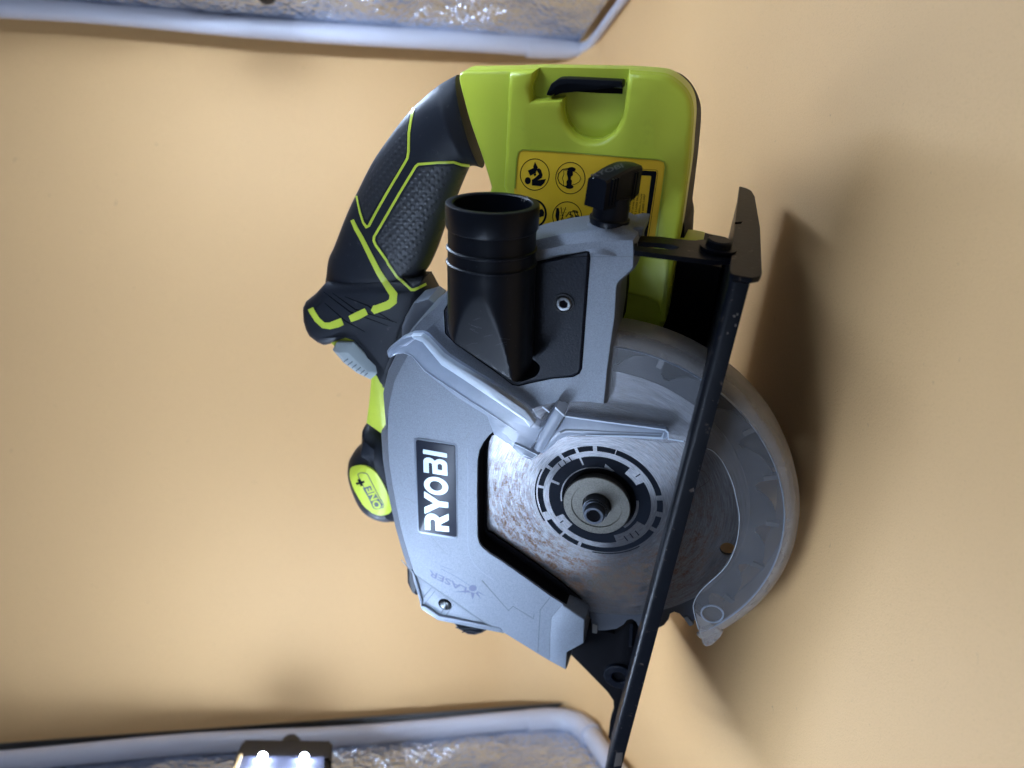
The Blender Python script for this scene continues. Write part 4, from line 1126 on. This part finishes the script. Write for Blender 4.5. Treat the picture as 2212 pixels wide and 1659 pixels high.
def gripmat():
    m = mat('star_textured_rubber', (.013, .015, .020), .55); nt = m.node_tree; N = nt.nodes; L = nt.links
    tc = N.new('ShaderNodeTexCoord'); mp = N.new('ShaderNodeMapping'); mp.inputs['Rotation'].default_value = (0, 0, R(40)); mp.inputs['Scale'].default_value = (1, 1, .2)
    L.new(tc.outputs['Object'], mp.inputs[0])
    v = N.new('ShaderNodeTexVoronoi'); v.inputs['Scale'].default_value = 330; v.inputs['Randomness'].default_value = .12; L.new(mp.outputs[0], v.inputs['Vector'])
    r = N.new('ShaderNodeMapRange'); r.inputs[1].default_value = .12; r.inputs[2].default_value = .42; r.inputs[3].default_value = 1; r.inputs[4].default_value = 0; L.new(v.outputs['Distance'], r.inputs[0])
    b = N.new('ShaderNodeBump'); b.inputs['Distance'].default_value = .0006; b.inputs['Strength'].default_value = .45; L.new(r.outputs[0], b.inputs['Height'])
    L.new(b.outputs[0], N['Principled BSDF'].inputs['Normal']); return m
M['grip'] = gripmat()
handle = build_handle()

# ---- green neck, switch lock and front knob
slab('switch_surround', C_((390, 905), (440, 880), (560, 850), (610, 862), (680, 930), (780, 1040), (828, 1090), (830, 1130), (812, 1225), (900, 1260), (850, 1640), (800, 1630), (680, 1545), (700, 1400), (718, 1195), (640, 1100), (450, 960)), -62, -30, 'green', saw, 2.0)
bt = prism('lock_button', poly(C_((415, 965), (450, 905), (580, 908), (765, 1090), (778, 1150), (715, 1200), (610, 1150), (500, 1065)), -27), [(-24, -4.5), (-25.5, -2.2), (-28, 0), (-50, 0)], 'greyplas', saw)
for p in (((545, 1030), (500, 1062)), ((580, 1052), (535, 1085)), ((612, 1075), (570, 1108)), ((645, 1098), (602, 1132)), ((675, 1120), (635, 1155)), ((700, 1142), (665, 1172))):
    ribbon('button_groove', C_(*p), 2.4, 'groove', bt, bv=bvh_of(bt), h=.12, step=2)
fk = prism('front_grip', poly(catmull(E_((275, 150), (258, 280), (235, 310), (190, 355), (152, 430), (152, 520), (175, 610), (215, 710), (265, 790), (340, 850), (430, 885), (520, 888), (600, 850), (640, 600), (560, 350), (420, 200)), 3), -38), [(-24, -13), (-25, -9.5), (-27.5, -5.5), (-31.5, -2.0), (-36, -.3), (-40, 0), (-52, -1), (-60, -8)], 'rubber', saw, sharp=60)
bvk = bvh_of(fk)
bo = catmull(E_((172, 520), (190, 485), (240, 470), (310, 482), (360, 520), (400, 580), (440, 660), (470, 740), (482, 800), (460, 835), (405, 850), (340, 830), (270, 765), (210, 660), (180, 580)), 2)
bad = patch('green_badge', bo, bvk, 1.2, 'green', fk, 4)
ribbon('badge_edge', bo, 3.4, 'green', fk, bv=bvk, h=1.1, step=4, close=True)
ribbon('badge_frame', rnd(t6((345, 70), (440, 45), (545, 55), (900, 740), (880, 800), (730, 830), (680, 800)), 4), 1.4, 'groove', fk, bv=bvk, h=1.35, step=3, close=True)
patch('name_field', t6((450, 370), (620, 320), (880, 730), (860, 780), (720, 810), (690, 790)), bvk, 1.3, 'groove', fk, 4)
text('badge_text', 'ONE', t6((860, 790))[0], t6((660, 340))[0], 15, 0, 'green', fk, .03, bvk, 1.5, up=(-.92, .3))
text('badge_plus', '+', t6((540, 290))[0], t6((480, 150))[0], 22, 0, 'ink', fk, .05, bvk, 1.5, up=(-.92, .3))
